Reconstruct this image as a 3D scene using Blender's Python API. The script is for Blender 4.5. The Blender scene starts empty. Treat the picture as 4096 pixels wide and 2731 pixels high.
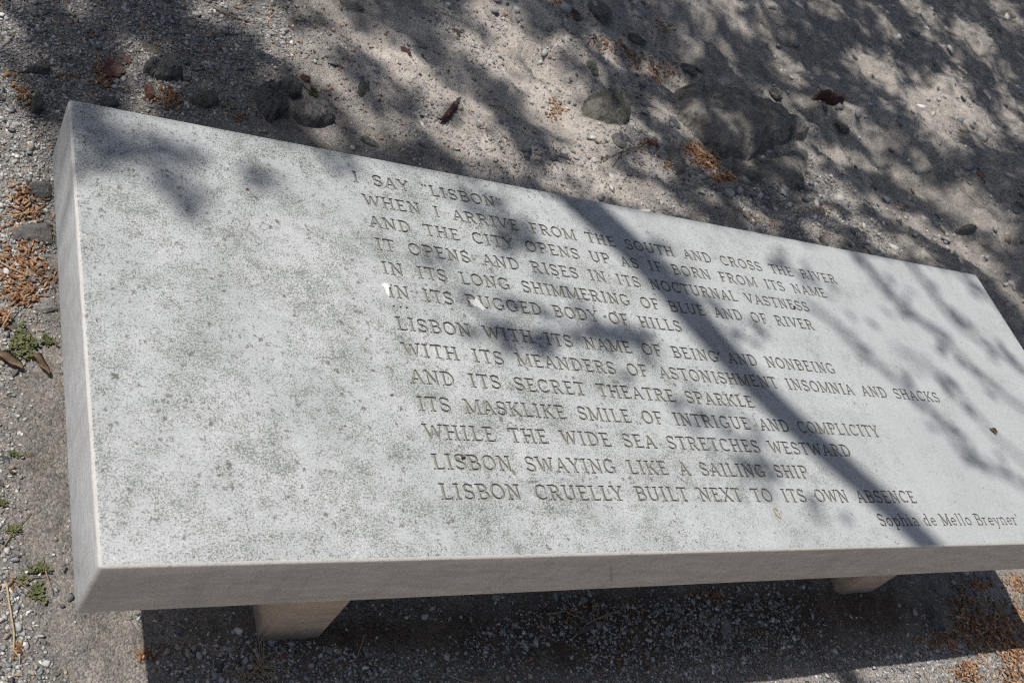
import bpy, bmesh, math, random
import numpy as np
from mathutils import Vector, Matrix, geometry, noise as mnoise

# ------------------------------------------------------------------ camera, sky, sun, exposure
S = bpy.context.scene
COL = S.collection
RESX, RESY = 4096.0, 2731.0
FPX = 4356.0
ZT = 0.4684                      # bench top above the ground
CAM = np.array([-0.26388, -0.52042, 1.06089 + ZT])
R = np.array([[0.83855216, -0.26226814, 0.47754130],
              [0.08477696, -0.80302109, -0.58988982],
              [0.53818504, 0.53513789, -0.65114077]])      # rows: image right, image down, forward
KX, KY = 0.4737, 0.0979          # horizontal run of a sun ray per metre of fall: (+KX, -KY)

cam = bpy.data.cameras.new('camera'); cam_o = bpy.data.objects.new('camera', cam); COL.objects.link(cam_o)
cam.sensor_width = 36.0; cam.lens = FPX / RESX * 36.0
cam.clip_start = 0.05; cam.clip_end = 500
cam_o.matrix_world = Matrix(((R[0][0], -R[1][0], -R[2][0], CAM[0]), (R[0][1], -R[1][1], -R[2][1], CAM[1]),
                             (R[0][2], -R[1][2], -R[2][2], CAM[2]), (0, 0, 0, 1)))
cam.dof.use_dof = True; cam.dof.focus_distance = 1.72; cam.dof.aperture_fstop = 11.0
S.camera = cam_o

W = bpy.data.worlds.new('World'); S.world = W; W.use_nodes = True
sky = W.node_tree.nodes.new('ShaderNodeTexSky'); sky.sky_type = 'NISHITA'; sky.sun_disc = False
sky.sun_elevation = math.atan(1 / math.hypot(KX, KY)); sky.sun_rotation = math.atan2(-KX, KY); sky.dust_density = 2.4
bg = W.node_tree.nodes['Background']; bg.inputs['Strength'].default_value = 0.068
W.node_tree.links.new(sky.outputs[0], bg.inputs['Color'])
sun = bpy.data.lights.new('sun', 'SUN'); sun.energy = 4.3; sun.angle = math.radians(0.53); sun.color = (1.0, 0.955, 0.90)
sun_o = bpy.data.objects.new('sun', sun); COL.objects.link(sun_o)
sun_o.location = (-4, 1, 9)
sun_o.rotation_euler = Vector((KX, -KY, -1)).to_track_quat('-Z', 'Y').to_euler()
S.view_settings.view_transform = 'Standard'; S.view_settings.look = 'None'
S.view_settings.exposure = 0.0; S.view_settings.gamma = 1.0
S.cycles.use_denoising = False; S.cycles.filter_width = 1.15; S.cycles.max_bounces = 6; S.cycles.diffuse_bounces = 4

rng = np.random.default_rng(7)
random.seed(7)

# ------------------------------------------------------------------ geometry of the view
def unproj(px, py, z=0.0):
    d = R.T @ np.array([(px - RESX / 2) / FPX, (py - RESY / 2) / FPX, 1.0])
    return CAM + (z - CAM[2]) / d[2] * d
def proj(P):
    q = (np.asarray(P, float) - CAM) @ R.T
    zz = np.where(q[..., 2] > 0.05, q[..., 2], 0.05)
    return RESX / 2 + FPX * q[..., 0] / zz, RESY / 2 + FPX * q[..., 1] / zz, q[..., 2]
K = 1.7415                        # measurements below are in a 2352 px wide view of the photograph
def ov(x, y, z=0.0): return unproj(x * K, y * K, z)
def projov(P):
    a, b, c = proj(P); return a / K, b / K, c

# vectorised value noise
_perm = rng.random((256, 256))
def vnoise(x, y, s):
    x = np.asarray(x) * s + 400.3; y = np.asarray(y) * s + 400.7
    xi = np.floor(x).astype(int); yi = np.floor(y).astype(int); fx = x - xi; fy = y - yi
    fx = fx * fx * (3 - 2 * fx); fy = fy * fy * (3 - 2 * fy)
    g = lambda i, j: _perm[i % 256, j % 256]
    return (g(xi, yi) * (1 - fx) + g(xi + 1, yi) * fx) * (1 - fy) + (g(xi, yi + 1) * (1 - fx) + g(xi + 1, yi + 1) * fx) * fy
def smooth(a, b, x):
    t = np.clip((x - a) / (b - a), 0, 1); return t * t * (3 - 2 * t)

def ground_z(x, y):
    h = (vnoise(x, y, 1.3) - .5) * .040 + (vnoise(x, y, 4.1) - .5) * .020 - np.abs(vnoise(x, y, 7.3) - .5) * .022 + (vnoise(x, y, 13.) - .5) * .010
    h += (np.abs(vnoise(x, y, 29.) - .5) + vnoise(x, y, 61.) * .4 - .45) * .007
    return h * (0.55 + 1.9 * smooth(1.2, 3.0, np.asarray(x) * .6 + np.asarray(y)))
def gz(x, y): return float(ground_z(np.array([x]), np.array([y]))[0])

# ------------------------------------------------------------------ materials
def mat(name):
    m = bpy.data.materials.new(name); m.use_nodes = True
    nt = m.node_tree; b = nt.nodes['Principled BSDF']
    b.inputs['Roughness'].default_value = .9
    b.inputs['Specular IOR Level'].default_value = .25
    return m, nt, b
class NT:
    def __init__(s, nt): s.nt = nt; s.co = nt.nodes.new('ShaderNodeTexCoord').outputs['Object']
    def n(s, t, **k):
        x = s.nt.nodes.new(t)
        for a, b in k.items(): setattr(x, a, b)
        return x
    def L(s, a, b): s.nt.links.new(a, b)
    def noise(s, scale, detail=4, rough=.55, co=None, out=0):
        x = s.n('ShaderNodeTexNoise'); x.inputs['Scale'].default_value = scale; x.inputs['Detail'].default_value = detail
        x.inputs['Roughness'].default_value = rough; s.L(co or s.co, x.inputs['Vector']); return x.outputs[out]
    def vor(s, scale, out='Distance', feature='F1', co=None, rnd=1.0):
        x = s.n('ShaderNodeTexVoronoi', feature=feature); x.inputs['Scale'].default_value = scale
        x.inputs['Randomness'].default_value = rnd
        s.L(co or s.co, x.inputs['Vector']); return x.outputs[out]
    def ramp(s, v, pts, interp='LINEAR'):
        x = s.n('ShaderNodeValToRGB'); e = x.color_ramp.elements; x.color_ramp.interpolation = interp
        while len(e) < len(pts): e.new(.5)
        for q, (p, c) in zip(e, pts):
            q.position = p; q.color = (c, c, c, 1) if not hasattr(c, '__len__') else (*c, 1)
        s.L(v, x.inputs[0]); return x.outputs[0]
    def math(s, op, a, b=None, clamp=False):
        x = s.n('ShaderNodeMath', operation=op); x.use_clamp = clamp
        for i, v in enumerate((a, b)):
            if v is None: continue
            if isinstance(v, (int, float)): x.inputs[i].default_value = v
            else: s.L(v, x.inputs[i])
        return x.outputs[0]
    def mix(s, f, a, b, blend='MIX'):
        x = s.n('ShaderNodeMix', data_type='RGBA', blend_type=blend)
        for i, v in ((0, f), (6, a), (7, b)):
            if isinstance(v, (int, float)): x.inputs[i].default_value = v
            elif isinstance(v, tuple): x.inputs[i].default_value = (*v, 1)
            else: s.L(v, x.inputs[i])
        return x.outputs[2]
    def bump(s, h, dist, strength=1.0, normal=None):
        x = s.n('ShaderNodeBump'); x.inputs['Distance'].default_value = dist; x.inputs['Strength'].default_value = strength
        s.L(h, x.inputs['Height'])
        if normal: s.L(normal, x.inputs['Normal'])
        return x.outputs[0]
    def red(s, c):
        x = s.n('ShaderNodeSeparateColor'); s.L(c, x.inputs[0]); return x.outputs[0]
    def attr(s, name):
        return s.n('ShaderNodeAttribute', attribute_name=name)

CRACKX = .662
def m_marble():
    m, nt, b = mat('weathered_marble'); N = NT(nt)
    sep = N.n('ShaderNodeSeparateXYZ'); N.L(N.co, sep.inputs[0])
    geo = N.n('ShaderNodeNewGeometry'); sn = N.n('ShaderNodeSeparateXYZ'); N.L(geo.outputs['True Normal'], sn.inputs[0])
    top = N.ramp(sn.outputs[2], [(.75, 0.), (.97, 1.)])
    big = N.noise(3.2, 5, .6)
    broad = N.noise(1.1, 3, .5)
    # heavier weathering towards the left half, smooth stone to the right
    left = N.ramp(N.math('ADD', N.math('MULTIPLY', sep.outputs[0], .5), N.math('MULTIPLY', broad, .42)), [(.50, 1.), (.98, .0)])
    base = N.mix(N.ramp(N.noise(700, 2, .7), [(.3, 0.), (.7, 1.)]), (.365, .382, .388), (.548, .564, .566))
    crys = N.ramp(N.vor(330, 'Color'), [(.15, .72), (.9, 1.18)])
    c1 = N.mix(left, N.mix(.22, base, crys, 'MULTIPLY'), N.mix(.75, base, crys, 'MULTIPLY'))
    c1 = N.mix(N.math('MULTIPLY', left, .45), c1, (.605, .625, .625))
    cloud = N.ramp(N.noise(8, 6, .68), [(.38, 0.), (.60, 1.)])
    c1 = N.mix(N.math('MULTIPLY', N.ramp(N.noise(3.4, 4, .6), [(.45, 0.), (.62, 1.)]), .32), c1, (.37, .39, .40))
    c2 = N.mix(N.math('MULTIPLY', cloud, N.math('ADD', N.math('MULTIPLY', left, .24), .12)), c1, (.30, .315, .32))
    # grey lichen grain whose density drifts over the stone
    patch = N.noise(11, 6, .72)
    drift = N.math('ADD', N.math('MULTIPLY', N.math('SUBTRACT', patch, .5), .42), N.math('MULTIPLY', N.math('SUBTRACT', N.noise(52, 4, .7), .5), .22))
    lft = N.math('MULTIPLY', N.math('SUBTRACT', left, 1.), .055)
    g1 = N.ramp(N.math('ADD', N.math('ADD', N.noise(340, 5, .78), drift), lft), [(.500, 0.), (.575, 1.)])
    c3 = N.mix(N.math('MULTIPLY', g1, N.math('ADD', N.math('MULTIPLY', left, .36), .36)), c2, (.125, .138, .112))
    g1b = N.ramp(N.math('ADD', N.math('ADD', N.noise(680, 3, .7), N.math('MULTIPLY', drift, .6)), N.math('MULTIPLY', lft, .5)), [(.53, 0.), (.60, 1.)])
    c3 = N.mix(N.math('MULTIPLY', g1b, N.math('ADD', N.math('MULTIPLY', left, .36), .32)), c3, (.13, .142, .122))
    # dark olive specks with ragged outlines
    warp = N.n('ShaderNodeVectorMath', operation='ADD')
    nz = N.n('ShaderNodeVectorMath', operation='SCALE'); nz.inputs['Scale'].default_value = .018
    N.L(N.noise(240, 4, .7, out=1), nz.inputs[0]); N.L(N.co, warp.inputs[0]); N.L(nz.outputs[0], warp.inputs[1])
    sp = N.vor(74, 'Distance', co=warp.outputs[0])
    keep = N.ramp(N.red(N.vor(74, 'Color', co=warp.outputs[0])), [(.45, 0.), (1., 1.)])
    clump = N.ramp(N.noise(6, 5, .65), [(.40, .15), (.62, 1.)])
    amt = N.math('MULTIPLY', N.math('MULTIPLY', keep, clump), N.math('ADD', N.math('MULTIPLY', left, .75), .32))
    spot = N.ramp(N.math('SUBTRACT', N.math('MULTIPLY', amt, .40), sp), [(.0, 0.), (.12, 1.)])
    c4 = N.mix(N.math('MULTIPLY', spot, .82), c3, (.095, .09, .068))
    sp2 = N.vor(150, 'Distance', co=warp.outputs[0]); keep2 = N.ramp(N.red(N.vor(150, 'Color', co=warp.outputs[0])), [(.30, 0.), (.95, 1.)])
    spot2 = N.ramp(N.math('SUBTRACT', N.math('MULTIPLY', N.math('MULTIPLY', keep2, N.ramp(N.noise(15, 5, .7), [(.38, .35), (.6, 1.25)])), N.math('ADD', N.math('MULTIPLY', left, .19), .27)), sp2), [(.0, 0.), (.1, 1.)])
    c5 = N.mix(N.math('MULTIPLY', spot2, .76), c4, (.115, .112, .095))
    # pale grains
    wp = N.ramp(N.vor(120, 'Distance'), [(.06, 1.), (.13, 0.)]); wk = N.ramp(N.red(N.vor(120, 'Color')), [(.80, 0.), (.86, 1.)])
    c6 = N.mix(N.math('MULTIPLY', N.math('MULTIPLY', wp, wk), N.math('MULTIPLY', left, .8)), c5, (.78, .76, .72))
    # sides are smoother: fine streaks along the length
    mp = N.n('ShaderNodeMapping'); mp.inputs['Scale'].default_value = (1, 1, 5); N.L(N.co, mp.inputs[0])
    streak = N.ramp(N.noise(34, 6, .7, co=mp.outputs[0]), [(.38, 0.), (.62, 1.)])
    side = N.mix(streak, (.425, .435, .445), (.575, .59, .60))
    side = N.mix(N.ramp(N.noise(5, 4, .6), [(.4, 0.), (.7, .5)]), side, (.34, .335, .325))
    pore = N.ramp(N.noise(120, 4, .75, co=mp.outputs[0]), [(.60, 0.), (.66, 1.)])
    side = N.mix(N.math('MULTIPLY', pore, .7), side, (.17, .155, .14))
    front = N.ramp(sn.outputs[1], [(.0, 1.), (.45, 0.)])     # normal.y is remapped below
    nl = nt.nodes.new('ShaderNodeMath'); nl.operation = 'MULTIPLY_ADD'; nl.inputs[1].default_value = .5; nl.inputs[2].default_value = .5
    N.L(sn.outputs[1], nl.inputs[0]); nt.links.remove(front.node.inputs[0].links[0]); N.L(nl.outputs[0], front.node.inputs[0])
    front_shade = N.mix(N.ramp(N.noise(11, 5, .7, co=mp.outputs[0]), [(.35, 0.), (.65, 1.)]), (.37, .315, .265), (.53, .465, .40))  # warm shade and ground bounce of the front face, put into the colour
    side = N.mix(N.math('MULTIPLY', front, .72), side, front_shade)
    side = N.mix(N.math('MULTIPLY', pore, .6), side, (.15, .13, .115))
    wig = N.math('MULTIPLY', N.math('SUBTRACT', N.noise(60, 4, .7), .5), .011)
    cd = N.math('ABSOLUTE', N.math('SUBTRACT', N.math('ADD', N.math('ADD', sep.outputs[0], N.math('MULTIPLY', sep.outputs[2], .69)), wig), CRACKX))
    crack = N.math('MULTIPLY', N.ramp(cd, [(.0001, 1.), (.0006, 0.)]), N.ramp(N.math('ABSOLUTE', N.math('ADD', sep.outputs[2], .062)), [(.016, 1.), (.032, 0.)]))
    side = N.mix(N.math('MULTIPLY', crack, .45), side, (.08, .07, .06))
    # worn, cleaner arris
    arris = N.math('MULTIPLY', N.ramp(sn.outputs[2], [(.20, 0.), (.45, 1.)]), N.math('SUBTRACT', 1.0, top))
    edge = N.mix(N.noise(160, 3, .6), (.50, .475, .44), (.68, .65, .61))
    side = N.mix(.55, side, N.ramp(N.noise(380, 4, .8), [(.3, .72), (.7, 1.22)]), 'MULTIPLY')
    drip = N.n('ShaderNodeMapping'); drip.inputs['Scale'].default_value = (1, 1, .12); N.L(N.co, drip.inputs[0])
    side = N.mix(N.math('MULTIPLY', N.ramp(N.noise(46, 5, .7, co=drip.outputs[0]), [(.52, 0.), (.68, 1.)]), .30), side, (.25, .235, .215))
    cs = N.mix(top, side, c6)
    cs = N.mix(N.math('MULTIPLY', arris, .85), cs, edge)
    chip = N.math('MULTIPLY', N.math('SUBTRACT', 1.0, top), N.ramp(N.noise(75, 5, .8), [(.60, 0.), (.65, 1.)]))
    chip = N.math('MULTIPLY', chip, N.ramp(sn.outputs[2], [(.12, 0.), (.3, 1.)]))
    cs = N.mix(N.math('MULTIPLY', chip, .75), cs, (.20, .185, .165))
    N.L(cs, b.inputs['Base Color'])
    hgt = N.math('ADD', N.math('MULTIPLY', N.noise(420, 4, .75), .6), N.math('ADD', N.math('MULTIPLY', spot, .35), N.math('MULTIPLY', N.math('MULTIPLY', arris, N.noise(70, 5, .75)), 3.)))
    N.L(N.bump(hgt, .0011, .65), b.inputs['Normal'])
    b.inputs['Roughness'].default_value = .72
    return m

def m_groove():
    m, nt, b = mat('grimy_engraving'); N = NT(nt)
    c = N.mix(N.ramp(N.noise(60, 4, .7), [(.35, 0.), (.65, 1.)]), (.215, .207, .178), (.34, .332, .30))
    c = N.mix(N.ramp(N.noise(9, 3, .6), [(.45, 0.), (.65, .6)]), c, (.23, .235, .23))
    N.L(c, b.inputs['Base Color']); N.L(N.bump(N.noise(500, 3), .001, .7), b.inputs['Normal'])
    return m

def m_leg():
    m, nt, b = mat('warm_marble'); N = NT(nt)
    mp = N.n('ShaderNodeMapping'); mp.inputs['Scale'].default_value = (1, 1, 7); mp.inputs['Rotation'].default_value = (0, .12, 0); N.L(N.co, mp.inputs[0])
    st = N.ramp(N.noise(16, 6, .7, co=mp.outputs[0]), [(.32, 0.), (.68, 1.)])
    c = N.mix(st, (.58, .40, .27), (.74, .58, .43))
    c = N.mix(N.math('MULTIPLY', N.ramp(N.noise(90, 5, .75, co=mp.outputs[0]), [(.52, 0.), (.66, 1.)]), .4), c, (.22, .16, .11))
    sz = N.n('ShaderNodeSeparateXYZ'); N.L(N.co, sz.inputs[0])
    lowz = N.math('MULTIPLY', N.math('ADD', sz.outputs[2], .1475), -1.)       # how far below the soil line
    soil = N.ramp(N.math('ADD', lowz, N.math('MULTIPLY', N.noise(24, 6, .75), .085)), [(.02, 0.), (.055, .8)])
    c = N.mix(soil, c, (.20, .155, .12))
    N.L(c, b.inputs['Base Color']); N.L(N.bump(N.noise(200, 4, .7), .001, .5), b.inputs['Normal'])
    return m

def m_ground():
    m, nt, b = mat('stony_dirt'); N = NT(nt)
    at = N.attr('cover'); sp = N.n('ShaderNodeSeparateColor'); N.L(at.outputs['Color'], sp.inputs[0])
    sand, brown, lich = sp.outputs[0], sp.outputs[1], sp.outputs[2]
    n1 = N.ramp(N.noise(22, 7, .7), [(.34, 0.), (.66, 1.)])
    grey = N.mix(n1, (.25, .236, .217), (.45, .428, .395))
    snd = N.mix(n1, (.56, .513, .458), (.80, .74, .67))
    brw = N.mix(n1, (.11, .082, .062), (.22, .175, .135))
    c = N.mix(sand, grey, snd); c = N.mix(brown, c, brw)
    c = N.mix(N.math('MULTIPLY', N.ramp(N.noise(3.6, 5, .65), [(.40, 0.), (.62, 1.)]), .45), c, N.mix(.5, c, (.12, .11, .10)))
    # grit: every grain its own tint
    vc = N.n('ShaderNodeSeparateColor'); N.L(N.vor(300, 'Color'), vc.inputs[0])
    tint = N.ramp(vc.outputs[0], [(0., (.42, .42, .44)), (.35, (.85, .82, .8)), (.7, (1.05, 1.02, 1.0)), (.93, (1.5, 1.45, 1.4)), (1., (1.2, .85, .65))])
    c = N.mix(N.math('SUBTRACT', .66, N.math('MULTIPLY', sand, .34)), c, tint, 'MULTIPLY')
    vc2 = N.n('ShaderNodeSeparateColor'); N.L(N.vor(95, 'Color'), vc2.inputs[0])
    pick = N.math('MULTIPLY', N.ramp(vc2.outputs[1], [(.80, 0.), (.86, 1.)]), N.ramp(N.vor(95, 'Distance'), [(.28, 1.), (.40, 0.)]))
    stone = N.ramp(vc2.outputs[0], [(0., (.12, .12, .13)), (.4, (.24, .245, .26)), (.8, (.46, .44, .42)), (1., (.30, .17, .11))])
    c = N.mix(N.math('MULTIPLY', pick, .8), c, stone)
    # dark crust of lichen on the old footing
    lc = N.ramp(N.noise(140, 6, .85), [(.48, 0.), (.62, 1.)]); lp = N.ramp(N.noise(7, 5, .7), [(.42, 0.), (.6, 1.)])
    c = N.mix(N.math('MULTIPLY', N.math('MULTIPLY', lc, lp), N.math('MULTIPLY', lich, .8)), c, (.075, .072, .06))
    fine = N.ramp(N.noise(420, 3, .8), [(.3, .72), (.7, 1.2)])
    c = N.mix(.7, c, fine, 'MULTIPLY')
    N.L(c, b.inputs['Base Color'])
    h = N.math('ADD', N.math('MULTIPLY', N.vor(300, 'Distance'), -.6), N.math('ADD', N.math('MULTIPLY', N.noise(60, 7, .75), 1.4), N.math('MULTIPLY', pick, .5)))
    lump = N.math('ADD', N.math('MULTIPLY', N.noise(16, 9, .8), 1.), N.math('MULTIPLY', N.vor(26, 'Distance'), .35))
    N.L(N.bump(h, .004, 1.0, N.bump(lump, .014, .7)), b.inputs['Normal'])
    b.inputs['Roughness'].default_value = 1.0; b.inputs['Specular IOR Level'].default_value = .1
    return m

def m_attr(name, amount=.5, scale=160, bump=.0012, rough=.9):
    m, nt, b = mat(name); N = NT(nt)
    c = N.mix(amount, N.attr('tint').outputs['Color'], N.ramp(N.noise(scale, 5, .7), [(.3, .6), (.7, 1.35)]), 'MULTIPLY')
    N.L(c, b.inputs['Base Color']); N.L(N.bump(N.noise(scale * 2, 4), bump, .8), b.inputs['Normal'])
    b.inputs['Roughness'].default_value = rough
    return m

_rockm = {}
def m_rock(c0, c1, dust=.35):
    key = (c0, c1, dust)
    if key in _rockm: return _rockm[key]
    m, nt, b = mat('field_stone'); N = NT(nt)
    n1 = N.ramp(N.noise(26, 7, .72), [(.34, 0.), (.66, 1.)])
    c = N.mix(n1, c0, c1)
    c = N.mix(.6, c, N.ramp(N.noise(170, 5, .8), [(.34, .42), (.66, 1.5)]), 'MULTIPLY')
    dk = N.ramp(N.noise(15, 6, .75), [(.53, 0.), (.60, .75)])
    c = N.mix(dk, c, tuple(.45 * v for v in c0))
    geo = N.n('ShaderNodeNewGeometry'); sn = N.n('ShaderNodeSeparateXYZ'); N.L(geo.outputs['Normal'], sn.inputs[0])
    d = N.math('MULTIPLY', N.ramp(sn.outputs[2], [(.35, 0.), (.95, 1.)]), N.ramp(N.noise(34, 6, .75), [(.42, 0.), (.6, 1.)]))
    c = N.mix(N.math('MULTIPLY', d, dust), c, (.40, .365, .325))
    N.L(c, b.inputs['Base Color'])
    h = N.math('ADD', N.math('MULTIPLY', N.noise(30, 8, .75), 1.6), N.math('MULTIPLY', N.vor(55, 'Distance'), .5))
    N.L(N.bump(h, .018, 1.), b.inputs['Normal'])
    b.inputs['Roughness'].default_value = .95
    _rockm[key] = m; return m

def m_plain(name, c0, c1, scale=60, trans=0., rough=.85):
    m, nt, b = mat(name); N = NT(nt)
    N.L(N.mix(N.ramp(N.noise(scale, 5, .7), [(.33, 0.), (.67, 1.)]), c0, c1), b.inputs['Base Color'])
    N.L(N.bump(N.noise(scale * 3, 4), .0006, .7), b.inputs['Normal']); b.inputs['Roughness'].default_value = rough
    return m

MARBLE, GROOVE, LEG, DIRT = m_marble(), m_groove(), m_leg(), m_ground()
PEBBLE = m_attr('pebble_stone', .55, 220)
def m_catkin():
    m, nt, b = mat('dry_catkin'); N = NT(nt)
    geo = N.n('ShaderNodeNewGeometry'); oi = N.n('ShaderNodeObjectInfo')
    r = N.math('FRACT', N.math('ADD', geo.outputs['Random Per Island'], oi.outputs['Random']))
    c = N.ramp(r, [(0., (.15, .080, .048)), (.3, (.31, .160, .085)), (.7, (.44, .255, .145)), (1., (.56, .40, .265))])
    c = N.mix(.75, c, N.ramp(N.noise(420, 4, .7), [(.35, .55), (.65, 1.3)]), 'MULTIPLY')
    N.L(c, b.inputs['Base Color']); N.L(N.bump(N.noise(900, 3), .0012, 1.), b.inputs['Normal']); return m
CATKIN = m_catkin()
TWIG = m_plain('dry_twig', (.16, .11, .075), (.33, .25, .18), 120)
STRAW = m_plain('dry_straw', (.30, .22, .13), (.48, .38, .25), 90)
GREEN = m_plain('weed_green', (.085, .098, .040), (.19, .195, .10), 120)
DEADLEAF = m_plain('dead_leaf', (.22, .15, .095), (.40, .31, .22), 70)
CHALK = m_plain('chalky_white', (.62, .62, .60), (.86, .86, .84), 420)
BARK = m_plain('tree_bark', (.07, .055, .042), (.17, .14, .11), 14)
LEAFM = m_plain('tree_leaf', (.035, .06, .02), (.075, .11, .04), 5)

# ------------------------------------------------------------------ object helpers
def add(name, me, m, parent=None):
    o = bpy.data.objects.new(name, me); COL.objects.link(o)
    if m and not me.materials: me.materials.append(m)
    if parent: o.parent = parent
    return o
def tag(o, label, cat, group=None, kind=None):
    if label: o['label'] = label
    if cat: o['category'] = cat
    if group: o['group'] = group
    if kind: o['kind'] = kind
    return o
def empty(name, loc, label, cat, group=None):
    o = bpy.data.objects.new(name, None); COL.objects.link(o); o.location = loc
    o.empty_display_size = .05
    return tag(o, label, cat, group)
def np_mesh(name, V, F, tint=None, smoothf=False):
    V = np.asarray(V, np.float32); F = np.asarray(F, np.int32); me = bpy.data.meshes.new(name)
    k = F.shape[1]
    me.vertices.add(len(V)); me.vertices.foreach_set('co', V.ravel())
    me.loops.add(F.size); me.loops.foreach_set('vertex_index', F.ravel())
    me.polygons.add(len(F)); me.polygons.foreach_set('loop_start', np.arange(0, F.size, k, dtype=np.int32))
    me.polygons.foreach_set('loop_total', np.full(len(F), k, np.int32))
    if tint is not None:
        a = me.color_attributes.new('tint', 'FLOAT_COLOR', 'POINT')
        a.data.foreach_set('color', np.hstack([np.asarray(tint, np.float32), np.ones((len(V), 1), np.float32)]).ravel())
    me.update(calc_edges=True); me.validate()
    if smoothf: me.polygons.foreach_set('use_smooth', np.ones(len(F), bool))
    return me
def bm_mesh(name, bm, smoothf=False):
    me = bpy.data.meshes.new(name); bm.normal_update(); bm.to_mesh(me); bm.free()
    if smoothf: me.polygons.foreach_set('use_smooth', np.ones(len(me.polygons), bool))
    return me
def scatter(V0, F0, pos, scale, rot, tints=None):
    """copies of one small shape merged into arrays; rot = N x 3 x 3, scale = N x 3"""
    n, v = len(pos), len(V0)
    V = np.einsum('nij,nvj->nvi', rot, V0[None] * scale[:, None, :]) + pos[:, None, :]
    F = (F0[None] + (np.arange(n) * v)[:, None, None]).reshape(-1, F0.shape[1])
    T = None if tints is None else np.repeat(tints, v, axis=0)
    return V.reshape(-1, 3), F, T
def rots(n, tilt=.35):
    a = rng.random(n) * 2 * np.pi; t = rng.normal(0, tilt, n); u = rng.normal(0, tilt, n)
    c, s = np.cos(a), np.sin(a); Z = np.zeros(n); O = np.ones(n)
    Rz = np.stack([c, -s, Z, s, c, Z, Z, Z, O], 1).reshape(n, 3, 3)
    c, s = np.cos(t), np.sin(t); Rx = np.stack([O, Z, Z, Z, c, -s, Z, s, c], 1).reshape(n, 3, 3)
    c, s = np.cos(u), np.sin(u); Ry = np.stack([c, Z, s, Z, O, Z, -s, Z, c], 1).reshape(n, 3, 3)
    return Rz @ Rx @ Ry
def tube(bm, pts, radii, sides=6, cap=True):
    rings = []
    pts = [Vector(p) for p in pts]
    for i, p in enumerate(pts):
        t = (pts[min(i + 1, len(pts) - 1)] - pts[max(i - 1, 0)])
        if t.length < 1e-9: t = Vector((0, 0, 1))
        t.normalize()
        a = t.orthogonal().normalized() if i == 0 else (prev - t * prev.dot(t)).normalized()
        prev = a; b = t.cross(a); r = radii[i] if hasattr(radii, '__len__') else radii
        rings.append([bm.verts.new(p + (a * math.cos(k * 2 * math.pi / sides) + b * math.sin(k * 2 * math.pi / sides)) * r) for k in range(sides)])
    for A, B in zip(rings, rings[1:]):
        for k in range(sides): bm.faces.new((A[k], A[(k + 1) % sides], B[(k + 1) % sides], B[k]))
    if cap:
        bm.faces.new(rings[0][::-1]); bm.faces.new(rings[-1])

# ------------------------------------------------------------------ the ground: one sheet to the horizon
def in_ell(X, Y, e):
    cx, cy, rx, ry = e[:4]; return np.exp(-(((X - cx) / rx) ** 2 + ((Y - cy) / ry) ** 2) * 1.1)
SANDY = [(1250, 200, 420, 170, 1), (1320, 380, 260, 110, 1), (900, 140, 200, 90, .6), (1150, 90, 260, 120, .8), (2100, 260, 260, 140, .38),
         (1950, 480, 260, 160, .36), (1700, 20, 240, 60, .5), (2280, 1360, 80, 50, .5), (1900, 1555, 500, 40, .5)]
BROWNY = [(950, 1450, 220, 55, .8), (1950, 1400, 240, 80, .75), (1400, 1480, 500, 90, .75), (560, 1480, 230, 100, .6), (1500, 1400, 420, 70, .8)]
LICHEN = [(110, 1100, 90, 330, 1), (180, 1500, 150, 100, .8), (110, 900, 70, 120, 1), (80, 540, 80, 60, .8), (500, 1450, 150, 80, .6), (440, 1460, 130, 60, .6)]
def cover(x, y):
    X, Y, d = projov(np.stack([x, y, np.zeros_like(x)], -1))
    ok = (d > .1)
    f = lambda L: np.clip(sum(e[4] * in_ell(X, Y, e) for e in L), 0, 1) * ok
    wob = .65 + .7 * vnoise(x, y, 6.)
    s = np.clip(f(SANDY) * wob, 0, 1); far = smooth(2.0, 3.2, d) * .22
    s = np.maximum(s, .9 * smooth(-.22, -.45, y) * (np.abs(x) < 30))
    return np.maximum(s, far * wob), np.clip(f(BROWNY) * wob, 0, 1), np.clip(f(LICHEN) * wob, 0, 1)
def axis(lo, hi, step, far):
    core = list(np.arange(lo, hi, step)); out = []; s = step; v = lo
    while v > -far: s *= 1.35; v -= s; out.append(v)
    up = []; s = step; v = core[-1]
    while v < far: s *= 1.35; v += s; up.append(v)
    return np.array(out[::-1] + core + up)
gx, gy = axis(-.6, 6.2, .0105, 120), axis(-.7, 4.6, .0105, 120)
GX, GY = np.meshgrid(gx, gy); fl = lambda a: a.ravel()
GZ = ground_z(GX, GY) * (np.abs(GX) < 40) * (np.abs(GY) < 40)
nx, ny = len(gx), len(gy); idx = np.arange(nx * ny).reshape(ny, nx)
F = np.stack([fl(idx[:-1, :-1]), fl(idx[:-1, 1:]), fl(idx[1:, 1:]), fl(idx[1:, :-1])], 1)
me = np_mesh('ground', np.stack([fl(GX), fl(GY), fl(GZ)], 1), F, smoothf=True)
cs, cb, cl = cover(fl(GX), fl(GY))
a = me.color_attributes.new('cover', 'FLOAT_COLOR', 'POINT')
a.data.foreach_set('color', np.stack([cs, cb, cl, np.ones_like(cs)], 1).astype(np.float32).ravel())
tag(add('ground', me, DIRT), 'dusty stony ground of pale sand and grey dirt under the bench', 'ground', kind='structure')

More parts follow.
